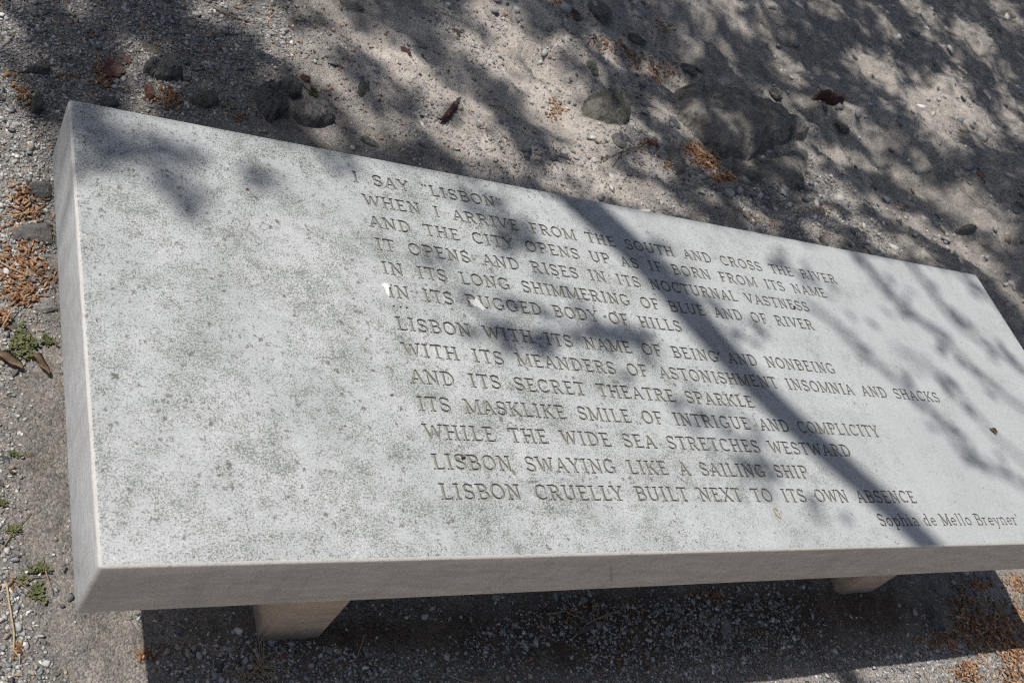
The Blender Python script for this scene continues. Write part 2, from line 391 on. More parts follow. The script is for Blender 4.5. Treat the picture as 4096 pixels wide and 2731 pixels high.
# ------------------------------------------------------------------ the bench: engraved slab on two blocks
SL, SW, STH = 2.034, 0.700, 0.1133
def arc(cx, cy, rx, ry, a0, a1, n=8):
    return [(cx + rx * math.cos(math.radians(a0 + (a1 - a0) * i / n)), cy + ry * math.sin(math.radians(a0 + (a1 - a0) * i / n))) for i in range(n + 1)]
VS, HS, SF = .168, .116, .085    # stem, thin stroke, serif thickness (cap height = 1)
def stem(x, y0=0, y1=1, s0=1, s1=1, w=VS, e=.16):
    o = [([(x, y0), (x, y1)], w)]
    if s0: o.append(([(x - e, y0 + SF / 2), (x + e, y0 + SF / 2)], SF))
    if s1: o.append(([(x - e, y1 - SF / 2), (x + e, y1 - SF / 2)], SF))
    return o
def L_(*p, w=HS): return [(list(p), w)]
def foot(x, y, e=.14): return [([(x - e, y), (x + e, y)], SF)]
lo, hi = SF / 2, 1 - SF / 2
G = {
 'I': (.40, stem(.20)),
 'L': (.62, stem(.19) + L_((.19, .055), (.58, .055)) + L_((.565, .03), (.565, .20), w=SF)),
 'T': (.68, stem(.34, s1=0) + L_((.04, .95), (.64, .95)) + L_((.06, .97), (.06, .80), w=SF) + L_((.62, .97), (.62, .80), w=SF)),
 'H': (.82, stem(.19) + stem(.63) + L_((.19, .52), (.63, .52))),
 'E': (.66, stem(.19) + L_((.19, .055), (.60, .055)) + L_((.19, .945), (.58, .945)) + L_((.19, .52), (.45, .52)) + L_((.585, .03), (.585, .20), w=SF) + L_((.56, .97), (.56, .80), w=SF) + L_((.45, .44), (.45, .60), w=SF)),
 'F': (.62, stem(.19) + L_((.19, .945), (.58, .945)) + L_((.19, .50), (.45, .50)) + L_((.56, .97), (.56, .80), w=SF) + L_((.45, .42), (.45, .58), w=SF)),
 'A': (.78, [([(.13, .05), (.39, .96)], HS), ([(.39, .96), (.65, .05)], VS)] + L_((.22, .33), (.56, .33)) + foot(.13, lo) + foot(.65, lo)),
 'V': (.76, [([(.12, .95), (.38, .04)], VS), ([(.38, .04), (.63, .95)], HS)] + foot(.12, hi) + foot(.63, hi)),
 'W': (1.06, [([(.13, .95), (.34, .04)], VS), ([(.34, .04), (.53, .90)], HS), ([(.53, .90), (.73, .04)], VS), ([(.73, .04), (.93, .95)], HS)] + foot(.13, hi) + foot(.93, hi)),
 'M': (.98, [([(.17, .02), (.17, .98)], HS), ([(.17, .96), (.49, .06)], VS), ([(.49, .06), (.81, .96)], HS), ([(.81, 0), (.81, 1)], VS)] + foot(.17, lo) + foot(.81, lo) + foot(.12, hi, .10) + foot(.86, hi, .10)),
 'N': (.84, [([(.18, 0), (.18, 1)], HS), ([(.17, .97), (.65, .03)], VS), ([(.65, 0), (.65, 1)], HS)] + foot(.18, lo) + foot(.13, hi, .10) + foot(.65, hi)),
 'K': (.80, stem(.19) + L_((.22, .42), (.64, .95)) + [([(.35, .56), (.66, .05)], VS)] + foot(.66, lo, .12) + foot(.64, hi, .12)),
 'X': (.76, [([(.13, .95), (.63, .05)], VS), ([(.13, .05), (.63, .95)], HS)] + foot(.13, lo) + foot(.63, lo) + foot(.13, hi) + foot(.63, hi)),
 'Y': (.74, [([(.11, .95), (.37, .47)], VS), ([(.37, .47), (.63, .95)], HS), ([(.37, .5), (.37, 0)], VS)] + foot(.11, hi) + foot(.63, hi) + foot(.37, lo, .16)),
 'B': (.72, stem(.19) + [([(.19, .945)] + arc(.38, .735, .20, .21, 90, -90) + [(.19, .525)], HS + .02), ([(.36, .525)] + arc(.40, .29, .235, .235, 90, -90) + [(.19, .055)], HS + .03)]),
 'P': (.68, stem(.19) + [([(.19, .945)] + arc(.38, .71, .225, .235, 90, -90) + [(.19, .475)], HS + .03)]),
 'R': (.78, stem(.19) + [([(.19, .945)] + arc(.38, .725, .215, .22, 90, -90) + [(.19, .505)], HS + .03), ([(.38, .50), (.64, .04)], VS)] + foot(.66, lo, .11)),
 'D': (.80, stem(.19) + [([(.19, .945), (.34, .945)] + arc(.36, .5, .31, .445, 90, -90, 12) + [(.19, .055)], HS + .035)]),
 'O': (.84, [(arc(.42, .5, .31, .44, 90, 450, 22), .145)]),
 'C': (.76, [(arc(.42, .5, .31, .44, 48, 312, 18), .14)] + L_((.66, .70), (.66, .95), w=SF)),
 'G': (.84, [(arc(.42, .5, .31, .44, 48, 318, 18), .14)] + L_((.66, .70), (.66, .95), w=SF) + L_((.66, .42), (.66, .08), w=VS) + L_((.50, .42), (.78, .42), w=SF)),
 'S': (.62, [([(.53, .80)] + arc(.31, .73, .20, .215, 40, 262, 10) + arc(.31, .275, .225, .22, 80, -150, 12), .14)] + L_((.53, .72), (.53, .95), w=SF) + L_((.085, .06), (.085, .28), w=SF)),
 'U': (.82, [([(.18, .96), (.18, .34)] + arc(.41, .32, .23, .265, 180, 360, 12) + [(.64, .96)], .14)] + foot(.18, hi) + foot(.64, hi)),
 '"': (.34, [([(.08, .96), (.08, .74)], .14), ([(.27, .96), (.27, .74)], .14)]),
 '.': (.36, [([(.13, .02), (.13, .16)], .14)]),
 "'": (.22, [([(.11, .98), (.09, .76)], .11)]),
 'o': (.60, [(arc(.30, .34, .215, .29, 90, 450, 18), .12)]),
 'p': (.64, stem(.15, -.30, .66, 1, 0, .13, .13) + [(arc(.34, .34, .20, .28, 150, -150, 16), .115)] + foot(.10, .62, .09)),
 'h': (.66, stem(.15, 0, 1, 1, 0, .13, .13) + [([(.15, .42)] + arc(.33, .44, .175, .19, 150, 0, 8) + [(.505, 0)], .12)] + foot(.51, lo, .12) + foot(.10, .96, .09)),
 'i': (.32, stem(.16, 0, .66, 1, 0, .13, .13) + foot(.10, .62, .09) + [([(.16, .82), (.16, .95)], .13)]),
 'a': (.58, [(arc(.27, .20, .17, .155, 30, 390, 14), .105), ([(.10, .54)] + arc(.27, .46, .165, .16, 130, 0, 7) + [(.44, .05)], .12)] + foot(.49, lo, .08)),
 'd': (.64, stem(.47, 0, 1, 0, 0, .13) + [(arc(.29, .33, .19, .28, 30, 330, 16), .115)] + foot(.53, lo, .09) + foot(.42, .96, .09)),
 'e': (.58, [(arc(.29, .33, .205, .28, 0, 318, 16), .115), ([(.09, .35), (.49, .35)], .085)]),
 'l': (.32, stem(.16, 0, 1, 1, 0, .13, .13) + foot(.10, .96, .09)),
 'r': (.50, stem(.16, 0, .66, 1, 0, .13, .13) + [([(.17, .46)] + arc(.33, .48, .14, .14, 160, 60, 5), .12)] + foot(.10, .62, .09)),
 'y': (.62, [([(.10, .62), (.31, .04)], .13), ([(.50, .62), (.31, .04), (.20, -.26), (.08, -.28)], .10)] + foot(.11, .62, .11) + foot(.49, .62, .10)),
 'n': (.68, stem(.15, 0, .66, 1, 0, .13, .13) + [([(.15, .42)] + arc(.34, .44, .18, .19, 150, 0, 8) + [(.52, 0)], .12)] + foot(.53, lo, .12) + foot(.10, .62, .09)),
}
POEM = [('I SAY "LISBON"', .4120, .6840, .6350), ('WHEN I ARRIVE FROM THE SOUTH AND CROSS THE RIVER', .4215, 1.4800, .5886),
 ('AND THE CITY OPENS UP AS IF BORN FROM ITS NAME', .4215, 1.4235, .5446), ('IT OPENS AND RISES IN ITS NOCTURNAL VASTNESS', .4220, 1.3470, .4995),
 ('IN ITS LONG SHIMMERING OF BLUE AND OF RIVER', .4220, 1.3330, .4540), ('IN ITS RUGGED BODY OF HILLS', .4220, .9790, .4100),
 ('...', .4230, .4520, .3920), ('LISBON WITH ITS NAME OF BEING AND NONBEING', .4225, 1.3300, .3518),
 ('WITH ITS MEANDERS OF ASTONISHMENT INSOMNIA AND SHACKS', .4228, 1.6030, .3066), ('AND ITS SECRET THEATRE SPARKLE', .4228, 1.0720, .2612),
 ('ITS MASKLIKE SMILE OF INTRIGUE AND COMPLICITY', .4228, 1.3630, .2163), ('WHILE THE WIDE SEA STRETCHES WESTWARD', .4235, 1.2570, .1720),
 ('LISBON SWAYING LIKE A SAILING SHIP', .4235, 1.1250, .1262), ('LISBON CRUELLY BUILT NEXT TO ITS OWN ABSENCE', .4235, 1.3690, .0818),
 ("Sophia de Mello Breyner'", 1.2440, 1.6390, .0380)]
CAP, SPACE = .0242, .62
def stroke_polys(pts, w, ox, oy, sx, cap):
    """each stroke as overlapping quads with slightly worn edges"""
    P = [(ox + x * cap * sx, oy + y * cap) for x, y in pts]; out = []; h = w * cap / 2
    for (x0, y0), (x1, y1) in zip(P, P[1:]):
        dx, dy = x1 - x0, y1 - y0; d = math.hypot(dx, dy)
        if d < 1e-7: continue
        ux, uy = dx / d, dy / d; e = .30 * h if len(P) > 2 else 0
        n = 3 if d > .009 else 1; top, bot = [], []
        for i in range(n + 1):
            t = -e + (d + 2 * e) * i / n; j0, j1 = random.gauss(0, .00016), random.gauss(0, .00016)
            top.append((x0 + ux * t - uy * (h + j0), y0 + uy * t + ux * (h + j0))); bot.append((x0 + ux * t + uy * (h + j1), y0 + uy * t - ux * (h + j1)))
        out.append(bot + top[::-1])
    return out
polys = []; BR = .0055
for text, xs, xe, yb in POEM:
    sig = text.startswith('Sophia'); cap = CAP * (.97 if sig else 1)
    adv = [SPACE * (.55 if sig else 1) if c == ' ' else G[c][0] for c in text]
    sx = 1.0; gap = ((xe - xs) / cap - sum(adv)) / (len(text) - 1)
    if gap < -.05: sx = ((xe - xs) / cap + .05 * (len(text) - 1)) / sum(adv); gap = -.05
    x = xs
    for c, a_ in zip(text, adv):
        kx = 1 + .8 * gap / .75
        if c != ' ':
            jy = random.gauss(0, .0002)
            for pts, w in G[c][1]:
                polys += stroke_polys(pts, w, x - (kx - 1) * a_ * cap / 2 * (c not in '.'), yb + jy, sx * (kx if c not in '.' else 1), cap)
        x += (a_ * sx + gap) * cap
vs = [(BR, BR), (SL - BR, BR), (SL - BR, SW - BR), (BR, SW - BR)]; fs = [[0, 1, 2, 3]]
for q in polys:
    fs.append(list(range(len(vs), len(vs) + len(q)))); vs += q
cv, ce, cf, _, _, of = geometry.delaunay_2d_cdt([Vector(v) for v in vs], [], fs, 0, 1e-6, True)
isl = [any(k > 0 for k in o) for o in of]
bench = empty('stone_bench', (0, 0, 0), 'grey weathered marble bench engraved with a poem, on two stone blocks', 'bench')
bm = bmesh.new(); bmesh.ops.create_cube(bm, size=1)
bmesh.ops.transform(bm, matrix=Matrix.Translation((SL / 2, SW / 2, -STH / 2)) @ Matrix.Diagonal((SL, SW, STH, 1)), verts=bm.verts)
bmesh.ops.bevel(bm, geom=bm.edges[:], offset=BR, segments=4, profile=.5, affect='EDGES')
topf = [f for f in bm.faces if all(v.co.z > -1e-6 for v in f.verts)]
corner = [v for f in topf for v in f.verts]
bmesh.ops.delete(bm, geom=topf, context='FACES_ONLY')
for f in bm.faces: f.smooth = True
bv = []
for v in cv:
    hit = None
    if min(v.x - BR, SL - BR - v.x) < 1e-5 and min(v.y - BR, SW - BR - v.y) < 1e-5:
        hit = min(corner, key=lambda c: (c.co.x - v.x) ** 2 + (c.co.y - v.y) ** 2)
    bv.append(hit or bm.verts.new((v.x, v.y, 0)))
edge_side = {}
for f, l in zip(cf, isl):
    for i in range(3):
        edge_side.setdefault(frozenset((f[i], f[(i + 1) % 3])), []).append(l)
    if not l:
        try:
            nf = bm.faces.new([bv[i] for i in f])
        except ValueError: pass
bmesh.ops.recalc_face_normals(bm, faces=bm.faces[:])
bm.normal_update()
if sum(f.normal.z * f.calc_area() for f in bm.faces if abs(f.normal.z) > .9 and f.calc_center_median().z > -.001) < 0:
    bmesh.ops.reverse_faces(bm, faces=bm.faces[:])
bmesh.ops.delete(bm, geom=[v for v in bm.verts if not v.link_faces], context='VERTS')
slab = add('slab', bm_mesh('slab', bm), MARBLE, bench); slab.location.z = ZT
slab.data.polygons.foreach_set('use_smooth', np.array([p.normal.z < .999 for p in slab.data.polygons]))
def groove(name, test):
    g = bmesh.new(); DEP = .0032; fl_, tp = {}, {}
    def gv(d, i, z):
        if i not in d: d[i] = g.verts.new((cv[i].x, cv[i].y, z))
        return d[i]
    for f, l in zip(cf, isl):
        if not l or not test(sum((cv[i] for i in f), Vector((0, 0))) / 3): continue
        vv = [gv(fl_, i, -DEP) for i in f]
        g.faces.new(vv)
        for i in range(3):
            a_, b_ = f[i], f[(i + 1) % 3]
            if edge_side[frozenset((a_, b_))].count(True) == 1:
                g.faces.new((gv(tp, a_, 0), gv(tp, b_, 0), fl_[b_], fl_[a_]))
    return add(name, bm_mesh(name, g), GROOVE, slab)
for text, xs, xe, yb in POEM:
    o = groove('engraved_line', lambda c, yb=yb, text=text: yb - .0088 < c.y < yb + .0262 and (text != '...' or c.y < yb + .008) and (yb != .4100 or c.y > yb - .004))
    o['label'] = 'engraved line reading ' + (text.replace('"', '') if text != '...' else 'three dots')
for x0, x1, yf in ((.346, .450, .106), (1.652, 1.764, .121)):
    bm = bmesh.new(); bmesh.ops.create_cube(bm, size=1)
    bmesh.ops.transform(bm, matrix=Matrix.Diagonal((x1 - x0, .48, ZT - STH + .05, 1)), verts=bm.verts)
    bmesh.ops.bevel(bm, geom=bm.edges[:], offset=.005, segments=3, affect='EDGES')
    for f in bm.faces: f.smooth = False
    o = add('support_block', bm_mesh('support_block', bm), LEG, bench)
    o.location = ((x0 + x1) / 2, yf + .24, (ZT - STH + .05) / 2 - .0505)

# ------------------------------------------------------------------ stones
def rock_mesh(a, b, h, seed, ang=.5, sub=3):
    """angular field stone: hull of jittered points, refined and roughened; base sunk in the ground"""
    rd = random.Random(seed); bm = bmesh.new(); n = 9 if ang > .4 else 20
    for i in range(n):
        u = rd.uniform(-1, 1); t = rd.uniform(0, 2 * math.pi); s = math.sqrt(max(0, 1 - u * u)); k = rd.uniform(1 - .45 * ang, 1.12)
        bm.verts.new((s * math.cos(t) * k, s * math.sin(t) * k, u * k))
    for t in range(5):
        k = rd.uniform(1 - .35 * ang, 1.05); aa = t * 1.257 + seed + rd.uniform(-.35, .35)
        bm.verts.new((math.cos(aa) * k, math.sin(aa) * k, rd.uniform(-.4, .2)))
    r = bmesh.ops.convex_hull(bm, input=bm.verts[:])
    bmesh.ops.delete(bm, geom=[v for v in bm.verts if not v.link_faces], context='VERTS')
    bmesh.ops.bevel(bm, geom=bm.edges[:], offset=.05, segments=1, affect='EDGES')
    bmesh.ops.triangulate(bm, faces=bm.faces[:])
    for _ in range(sub):
        lim = .34 if _ == 0 else (.2 if _ == 1 else .12)
        es = [e for e in bm.edges if e.calc_length() > lim]
        if es: bmesh.ops.subdivide_edges(bm, edges=es, cuts=1); bmesh.ops.triangulate(bm, faces=[f for f in bm.faces if len(f.verts) > 3])
    off = Vector((seed * 3.1, seed * 1.7, 0))
    bm.normal_update()
    for v in bm.verts:
        n1 = mnoise.fractal(v.co * 2.3 + off, 1., 2.1, 4); n2 = mnoise.fractal(v.co * 8 + off, 1., 2.1, 3)
        v.co += v.normal * (n1 * .17 + n2 * .07)
    xs = [v.co.x for v in bm.verts]; ys = [v.co.y for v in bm.verts]; zs = [v.co.z for v in bm.verts]
    for v in bm.verts:
        v.co = Vector((((v.co.x - min(xs)) / (max(xs) - min(xs)) * 2 - 1) * a, ((v.co.y - min(ys)) / (max(ys) - min(ys)) * 2 - 1) * b, (v.co.z - max(zs)) / (max(zs) - min(zs)) * 1.5 * h + h))
    return bm_mesh('stone', bm, smoothf=ang < .4)
CAMR = Vector((R[0][0], R[0][1], 0)).normalized(); YAW = math.atan2(CAMR.y, CAMR.x)
GREY = ((.16, .155, .15), (.30, .29, .27)); DARK = ((.15, .148, .145), (.33, .325, .31)); BLUE = ((.10, .115, .135), (.20, .22, .24))
RED = ((.18, .065, .055), (.33, .16, .135)); MAROON = ((.085, .040, .036), (.19, .105, .095)); PALE = ((.36, .345, .32), (.52, .50, .465))
TAN = ((.24, .205, .17), (.38, .335, .285)); BRICK = ((.27, .095, .06), (.40, .19, .13)); OLIVE = ((.15, .15, .125), (.28, .275, .235))
def rock(x, y, w, h, colr, label, rel=.5, ang=.6, rot=0, seed=None, cat='stone', name='stone', dust=.35, sub=3, group=None, aspect=None):
    """x, y = centre and w, h = extent in the photograph (2352 px wide); rel = height as a share of the half width"""
    c = ov(x, y); dist = np.linalg.norm(c - CAM); mpp = dist / (FPX / K); sinp = (CAM[2]) / dist; cosp = math.sqrt(1 - sinp ** 2)
    a_ = w * mpp / 2; hz = rel * a_; b_ = aspect * a_ if aspect else max(.45 * a_, (h * mpp - .8 * hz * cosp) / (2 * sinp))
    p = ov(x, y, hz * .4); z0 = gz(p[0], p[1])
    seed = seed if seed is not None else int(x * 7 + y * 13) % 997
    o = add(name, rock_mesh(a_, b_, hz, seed, ang, sub), m_rock(*colr, dust))
    o.location = (p[0], p[1], z0 - .002); o.rotation_euler = (0, 0, YAW + rot)
    return tag(o, label, cat, group)
R_ = rock

def shaped(outline, hz, colr, label, name='stone', cat='stone', k='q1', dust=.3, seed=1, plateau=.6, rough=.45, tilt=(0, 0)):
    """stone drawn round by its rim; its body rises from the rim to hz and goes down into the ground"""
    f = {'q1': lambda p: (p[0] / 2, p[1] / 2), 'q2': lambda p: (1176 + p[0] / 2, p[1] / 2), 'b5': lambda p: ((2048 + p[0] * .43556) / K, (2048 + p[1] * .43556) / K)}[k]
    O = [f(p) for p in outline]; y0 = min(p[1] for p in O); y1 = max(p[1] for p in O); rd = random.Random(seed)
    ring = []
    for i, p in enumerate(O):
        q = O[(i + 1) % len(O)]; n = max(2, int(math.hypot(q[0] - p[0], q[1] - p[1]) / (8 if y1 - y0 > 120 else 4)))
        for t in range(n):
            X, Y = p[0] + (q[0] - p[0]) * t / n, p[1] + (q[1] - p[1]) * t / n
            j = (y1 - y0) * .006; X += rd.gauss(0, j); Y += rd.gauss(0, j)
            w = ov(X, Y, hz * .38 * (y1 - Y) / (y1 - y0)); ring.append((w[0], w[1]))
    A = np.array(ring); c = A.mean(0); A = A - c; ext = A.max(0) - A.min(0); step = max(ext) / (34 if max(ext) > .4 else 18)
    B = np.roll(A, -1, 0)
    def inside(x, y):
        cr = ((A[:, 1] > y) != (B[:, 1] > y)) & (x < (B[:, 0] - A[:, 0]) * (y - A[:, 1]) / (B[:, 1] - A[:, 1] + 1e-12) + A[:, 0]); return cr.sum() % 2 == 1
    def dist(x, y):
        d = B - A; t = np.clip(((x - A[:, 0]) * d[:, 0] + (y - A[:, 1]) * d[:, 1]) / ((d ** 2).sum(1) + 1e-12), 0, 1); return np.hypot(x - A[:, 0] - t * d[:, 0], y - A[:, 1] - t * d[:, 1]).min()
    P = [Vector(a) for a in A]; n = len(P); inn = []; ys_ = A[:, 1].max() - A[:, 1].min(); step = min(step, min(ext) / 7)
    for x in np.arange(A[:, 0].min(), A[:, 0].max(), step):
        for y in np.arange(A[:, 1].min(), A[:, 1].max(), step):
            xx, yy = x + rd.uniform(-.3, .3) * step, y + rd.uniform(-.3, .3) * step
            if inside(xx, yy) and dist(xx, yy) > step * .3: inn.append((xx, yy))
    V, E_, Fc, _, _, _ = geometry.delaunay_2d_cdt(P + [Vector(p) for p in inn], [(i, (i + 1) % n) for i in range(n)], [], 1, 1e-6, True)
    dm = max(dist(x, y) for x, y in inn); bm = bmesh.new(); z0 = gz(c[0], c[1]); bv = []; L = max(ext)
    # a few flat faces cut the body so that it breaks into planes like split stone
    cuts = [(rd.uniform(0, 6.28), rd.uniform(.25, .8), rd.uniform(.55, 1.0)) for _ in range(7)]
    for v in V:
        d = dist(v.x, v.y) / dm; prof = min(1, (d / plateau)) ** .7; q = Vector((v.x / L * 3 + seed, v.y / L * 3, seed * .37))
        z = hz * prof * (.80 + rough * mnoise.fractal(q, 1., 2., 5) + .5 * rough * abs(mnoise.noise(q * 3)) + tilt[0] * v.x / L + tilt[1] * v.y / L)
        for an, sl, top in cuts:
            lim = hz * top * (1.15 - sl * ((v.x * math.cos(an) + v.y * math.sin(an)) / L + .15)); z = min(z, max(lim, hz * .12 * prof))
        z += hz * prof * .22 * (abs(mnoise.noise(q * 5.5 + Vector((3, 1, 2)))) + .5 * mnoise.noise(q * 11) - .18)
        if d < 1e-4: z = -.025
        bv.append(bm.verts.new((v.x * (1 + .02 * (d < 1e-4)), v.y * (1 + .02 * (d < 1e-4)), z)))
    for f_ in Fc: bm.faces.new([bv[i] for i in f_])
    bm.normal_update()
    if sum(f_.normal.z for f_ in bm.faces) < 0: bmesh.ops.reverse_faces(bm, faces=bm.faces[:])
    o = add(name, bm_mesh(name, bm), m_rock(*colr, dust)); o.location = (c[0], c[1], z0)
    return tag(o, label, cat)
D_ = shaped
D_([(75, 350), (120, 325), (190, 280), (225, 290), (232, 330), (215, 355), (150, 352)], .030, GREY, 'dark wedge-shaped stone pointing left on the gravel', seed=5, dust=.1, tilt=(.5, .2))
D_([(500, 245), (540, 238), (615, 265), (610, 300), (570, 315), (590, 345), (540, 365), (480, 360), (450, 330), (475, 290)], .010, RED, 'flat dusty red stone in the gravel', seed=11, dust=.5, plateau=.2)
D_([(655, 300), (680, 280), (725, 280), (760, 258), (800, 275), (830, 320), (840, 355), (825, 380), (770, 385), (715, 378), (690, 355), (655, 335)], .055, DARK, 'rugged dark boulder with bluish top beside the red stone', 'boulder', 'boulder', seed=23, dust=.3, rough=.5)
D_([(660, 395), (675, 378), (700, 385), (705, 420), (715, 465), (680, 470), (668, 440)], .022, RED, 'small reddish upright shard between boulder and bench', seed=9, dust=.45)
D_([(440, 465), (470, 430), (520, 440), (545, 460), (548, 490), (500, 500)], .018, GREY, 'grey stone touching the far left corner of the bench', seed=14)
D_([(135, 480), (160, 425), (195, 430), (200, 500), (190, 530), (130, 540)], .030, OLIVE, 'brown-grey tall stone left of the bench corner', seed=17, dust=.2)
D_([(865, 460), (900, 440), (960, 418), (995, 440), (1008, 485), (960, 508), (905, 500)], .034, OLIVE, 'angular grey stone with one pointed side near the catkin heap', seed=27, dust=.2, tilt=(.2, .3))
D_([(1165, 430), (1180, 395), (1230, 385), (1275, 400), (1290, 460), (1320, 510), (1322, 545), (1280, 548), (1240, 570), (1200, 545), (1180, 490)], .065, DARK, 'tall dark rugged rock, left one of the dark trio', 'rock', 'rock', seed=41, dust=.35, rough=.5)
D_([(1345, 530), (1385, 480), (1450, 455), (1500, 470), (1540, 520), (1535, 570), (1480, 592), (1400, 585), (1360, 560)], .055, DARK, 'broad dark pitted rock, nearest the bench of the dark trio', 'rock', 'rock', seed=44, dust=.25, rough=.5)
D_([(1265, 385), (1290, 360), (1340, 370), (1380, 410), (1385, 450), (1340, 465), (1295, 420)], .045, DARK, 'smaller dark rock at the back of the dark trio', 'rock', 'rock', seed=47, dust=.35)
D_([(2020, 565), (2040, 520), (2080, 465), (2115, 432), (2130, 445), (2100, 510), (2060, 550), (2030, 568)], .028, MAROON, 'long maroon shard lying diagonally on the sand', seed=61, dust=.3)
D_([(110, 870), (150, 830), (235, 840), (240, 920), (190, 930), (140, 910)], .016, GREY, 'rough grey stone half buried by the left face of the bench', seed=81, dust=.5, plateau=.7)
D_([(40, 1060), (100, 1030), (230, 1020), (248, 1060), (245, 1140), (150, 1120), (60, 1110)], .012, GREY, 'wide flush grey stone with fine pits left of the bench', seed=83, dust=.4, plateau=.6)
D_([(165, 1395), (190, 1365), (255, 1370), (268, 1430), (200, 1450), (160, 1430)], .012, PALE, 'whitish grey rough stone beside the bench above the weed', seed=85, dust=.2, plateau=.6)
D_([(350, 440), (380, 390), (450, 365), (530, 385), (570, 430), (575, 500), (545, 560), (510, 600), (440, 580), (395, 555), (355, 510)], .075, OLIVE, 'domed grey boulder with a pale split right face', 'boulder', 'boulder', 'q2', .55, 91, .6, .25)
D_([(835, 300), (960, 320), (1100, 370), (1200, 420), (1310, 500), (1395, 560), (1400, 600), (1320, 612), (1240, 640), (1120, 690), (1000, 690), (950, 640), (900, 590), (850, 520), (810, 490), (820, 400)], .10, ((.22, .202, .182), (.42, .385, .345)), 'big low dark boulder sunk in the bank, right of catkin heap', 'boulder', 'boulder', 'q2', .85, 97, .5, .7, (.0, .3))
D_([(1010, 715), (1120, 705), (1250, 655), (1330, 628), (1415, 625), (1415, 700), (1395, 790), (1380, 850), (1290, 830), (1180, 780), (1080, 745)], .045, ((.22, .202, .182), (.42, .385, .345)), 'lower broken shelf of rock under the big low boulder', 'rock', 'rock', 'q2', .85, 98, .7, .6)
D_([(1405, 410), (1440, 405), (1535, 440), (1530, 470), (1480, 470), (1410, 435)], .07, MAROON, 'long purplish brown block on the right bank', k='q2', seed=111, dust=.5)
D_([(2055, 1040), (2090, 1015), (2140, 1035), (2135, 1065), (2090, 1060)], .05, DARK, 'dark stone near the right edge above the bench corner', k='q2', seed=127, dust=.1)
D_([(2285, 945), (2300, 940), (2351, 985), (2365, 1000), (2310, 985)], .04, DARK, 'dark elongated stone at the right edge', k='q2', seed=129, dust=.1)
D_([(915, 850), (960, 825), (1050, 830), (1055, 860), (1010, 885), (930, 880)], .03, PALE, 'pale flat stone at the foot of the catkin heap', k='q2', seed=115, dust=.1, plateau=.6)
D_([(575, 1120), (590, 1070), (680, 1020), (820, 945), (790, 1010), (740, 1080), (650, 1110)], .010, GREY, 'flat leaf-shaped grey stone in the shade under the bench', k='b5', seed=141, dust=.1)
# gravel side, left of and behind the bench
R_(352, 119, 56, 24, TAN, 'low brown-grey stone just behind the rugged dark boulder', .3, .5, 0, 3)
R_(288, 202, 22, 34, GREY, 'small grey pillar-like stone above the bench edge', .8, .5, 0, 31)
R_(312, 222, 52, 40, TAN, 'half-buried tan stone between red shard and grey stone', .15, .4, .0, 19)
R_(617, 143, 54, 24, BLUE, 'small dark blue flat stone behind the dark trio', .45, .7, .2, 51, dust=.0)
R_(762, 145, 36, 28, PALE, 'pale cube-like stone with dark side on bright sand', .8, .9, .4, 53)
R_(701, 178, 26, 24, MAROON, 'small brownish-red stone between the dark trio and pale stone', .7, .9, .2, 55)
R_(834, 203, 30, 42, OLIVE, 'greenish grey cracked stone in the sand', .7, .8, -.2, 57)
R_(936, 115, 26, 26, MAROON, 'dark maroon chip, left one of two on the upper sand', .6, .8, .5, 63, dust=.1)
R_(1045, 75, 28, 20, MAROON, 'rusty red-brown chip, right one of two on the upper sand', .6, .8, .2, 65, dust=.1)
R_(972, 95, 40, 16, PALE, 'flat pale chip beside the dark maroon chip', .2, .5, .1, 67)
R_(852, 328, 54, 20, GREY, 'smooth grey stone flush with the sand at the bench edge', .22, .2, -.15, 69)
R_(185, 77, 46, 20, GREY, 'flush grey stone in the upper left gravel', .15, .4, .2, 71)
R_(492, 62, 26, 12, PALE, 'thin white chip lying in upper gravel', .3, .6, -.3, 73)
R_(835, 263, 15, 17, PALE, 'small whitish stone on the sand below the cracked stone', .7, .5, 0, 75)
R_(808, 14, 60, 30, GREY, 'grey lump at the top edge above the sand', .4, .5, 0, 77)
# left strip
R_(78, 442, 17, 13, BRICK, 'pink brick chip on the rough grey stone', .5, .7, .3, 82)
R_(52, 569, 14, 10, BRICK, 'terracotta chip in the gravel left of the bench', .6, .8, .2, 87)
# right side
R_(1370, 146, 32, 32, OLIVE, 'grey-green wedge stone above the domed boulder', .8, .9, .3, 101)
R_(1474, 78, 48, 22, DARK, 'dark ledge-like stone in the upper shade', .6, .8, 0, 103)
R_(1240, 135, 44, 30, PALE, 'pale block with a shaded front on the bright sand', .7, .9, .3, 105)
R_(1598, 141, 46, 20, DARK, 'dark flat stone at the top of the big boulder', .5, .8, -.2, 107)
R_(1792, 202, 38, 24, DARK, 'dark grey stone just above the big boulder', .6, .7, 0, 109)
R_(1957, 271, 44, 22, DARK, 'dark oblong stone right of the big boulder', .5, .7, .1, 113, dust=.15)
R_(1556, 362, 60, 52, TAN, 'pinkish flush stone left of the catkin heap', .12, .4, .0, 117)
R_(1566, 257, 44, 26, BLUE, 'bluish flat stone by the left rim of the big boulder', .3, .8, .2, 119)
R_(1620, 270, 42, 56, PALE, 'pale rock fragment against the left rim of the big boulder', .6, .8, .6, 121)
R_(1424, 318, 46, 32, GREY, 'grey lump in the sand below the domed boulder', .3, .3, 0, 123)
R_(1921, 503, 30, 24, PALE, 'pale red-based stone above the far bench edge', .6, .7, .2, 125)
R_(1374, 24, 62, 48, GREY, 'grey lump at the top edge near the orange litter', .4, .5, .2, 131)
R_(1322, 30, 34, 28, MAROON, 'dull reddish stone at the top edge', .4, .6, 0, 133)
R_(1482, 6, 32, 12, DARK, 'thin dark stone cut by the top edge', .5, .6, 0, 135)
R_(1880, 300, 46, 52, PALE, 'pale worn lump at the right rim of the big boulder', .45, .5, .2, 137)
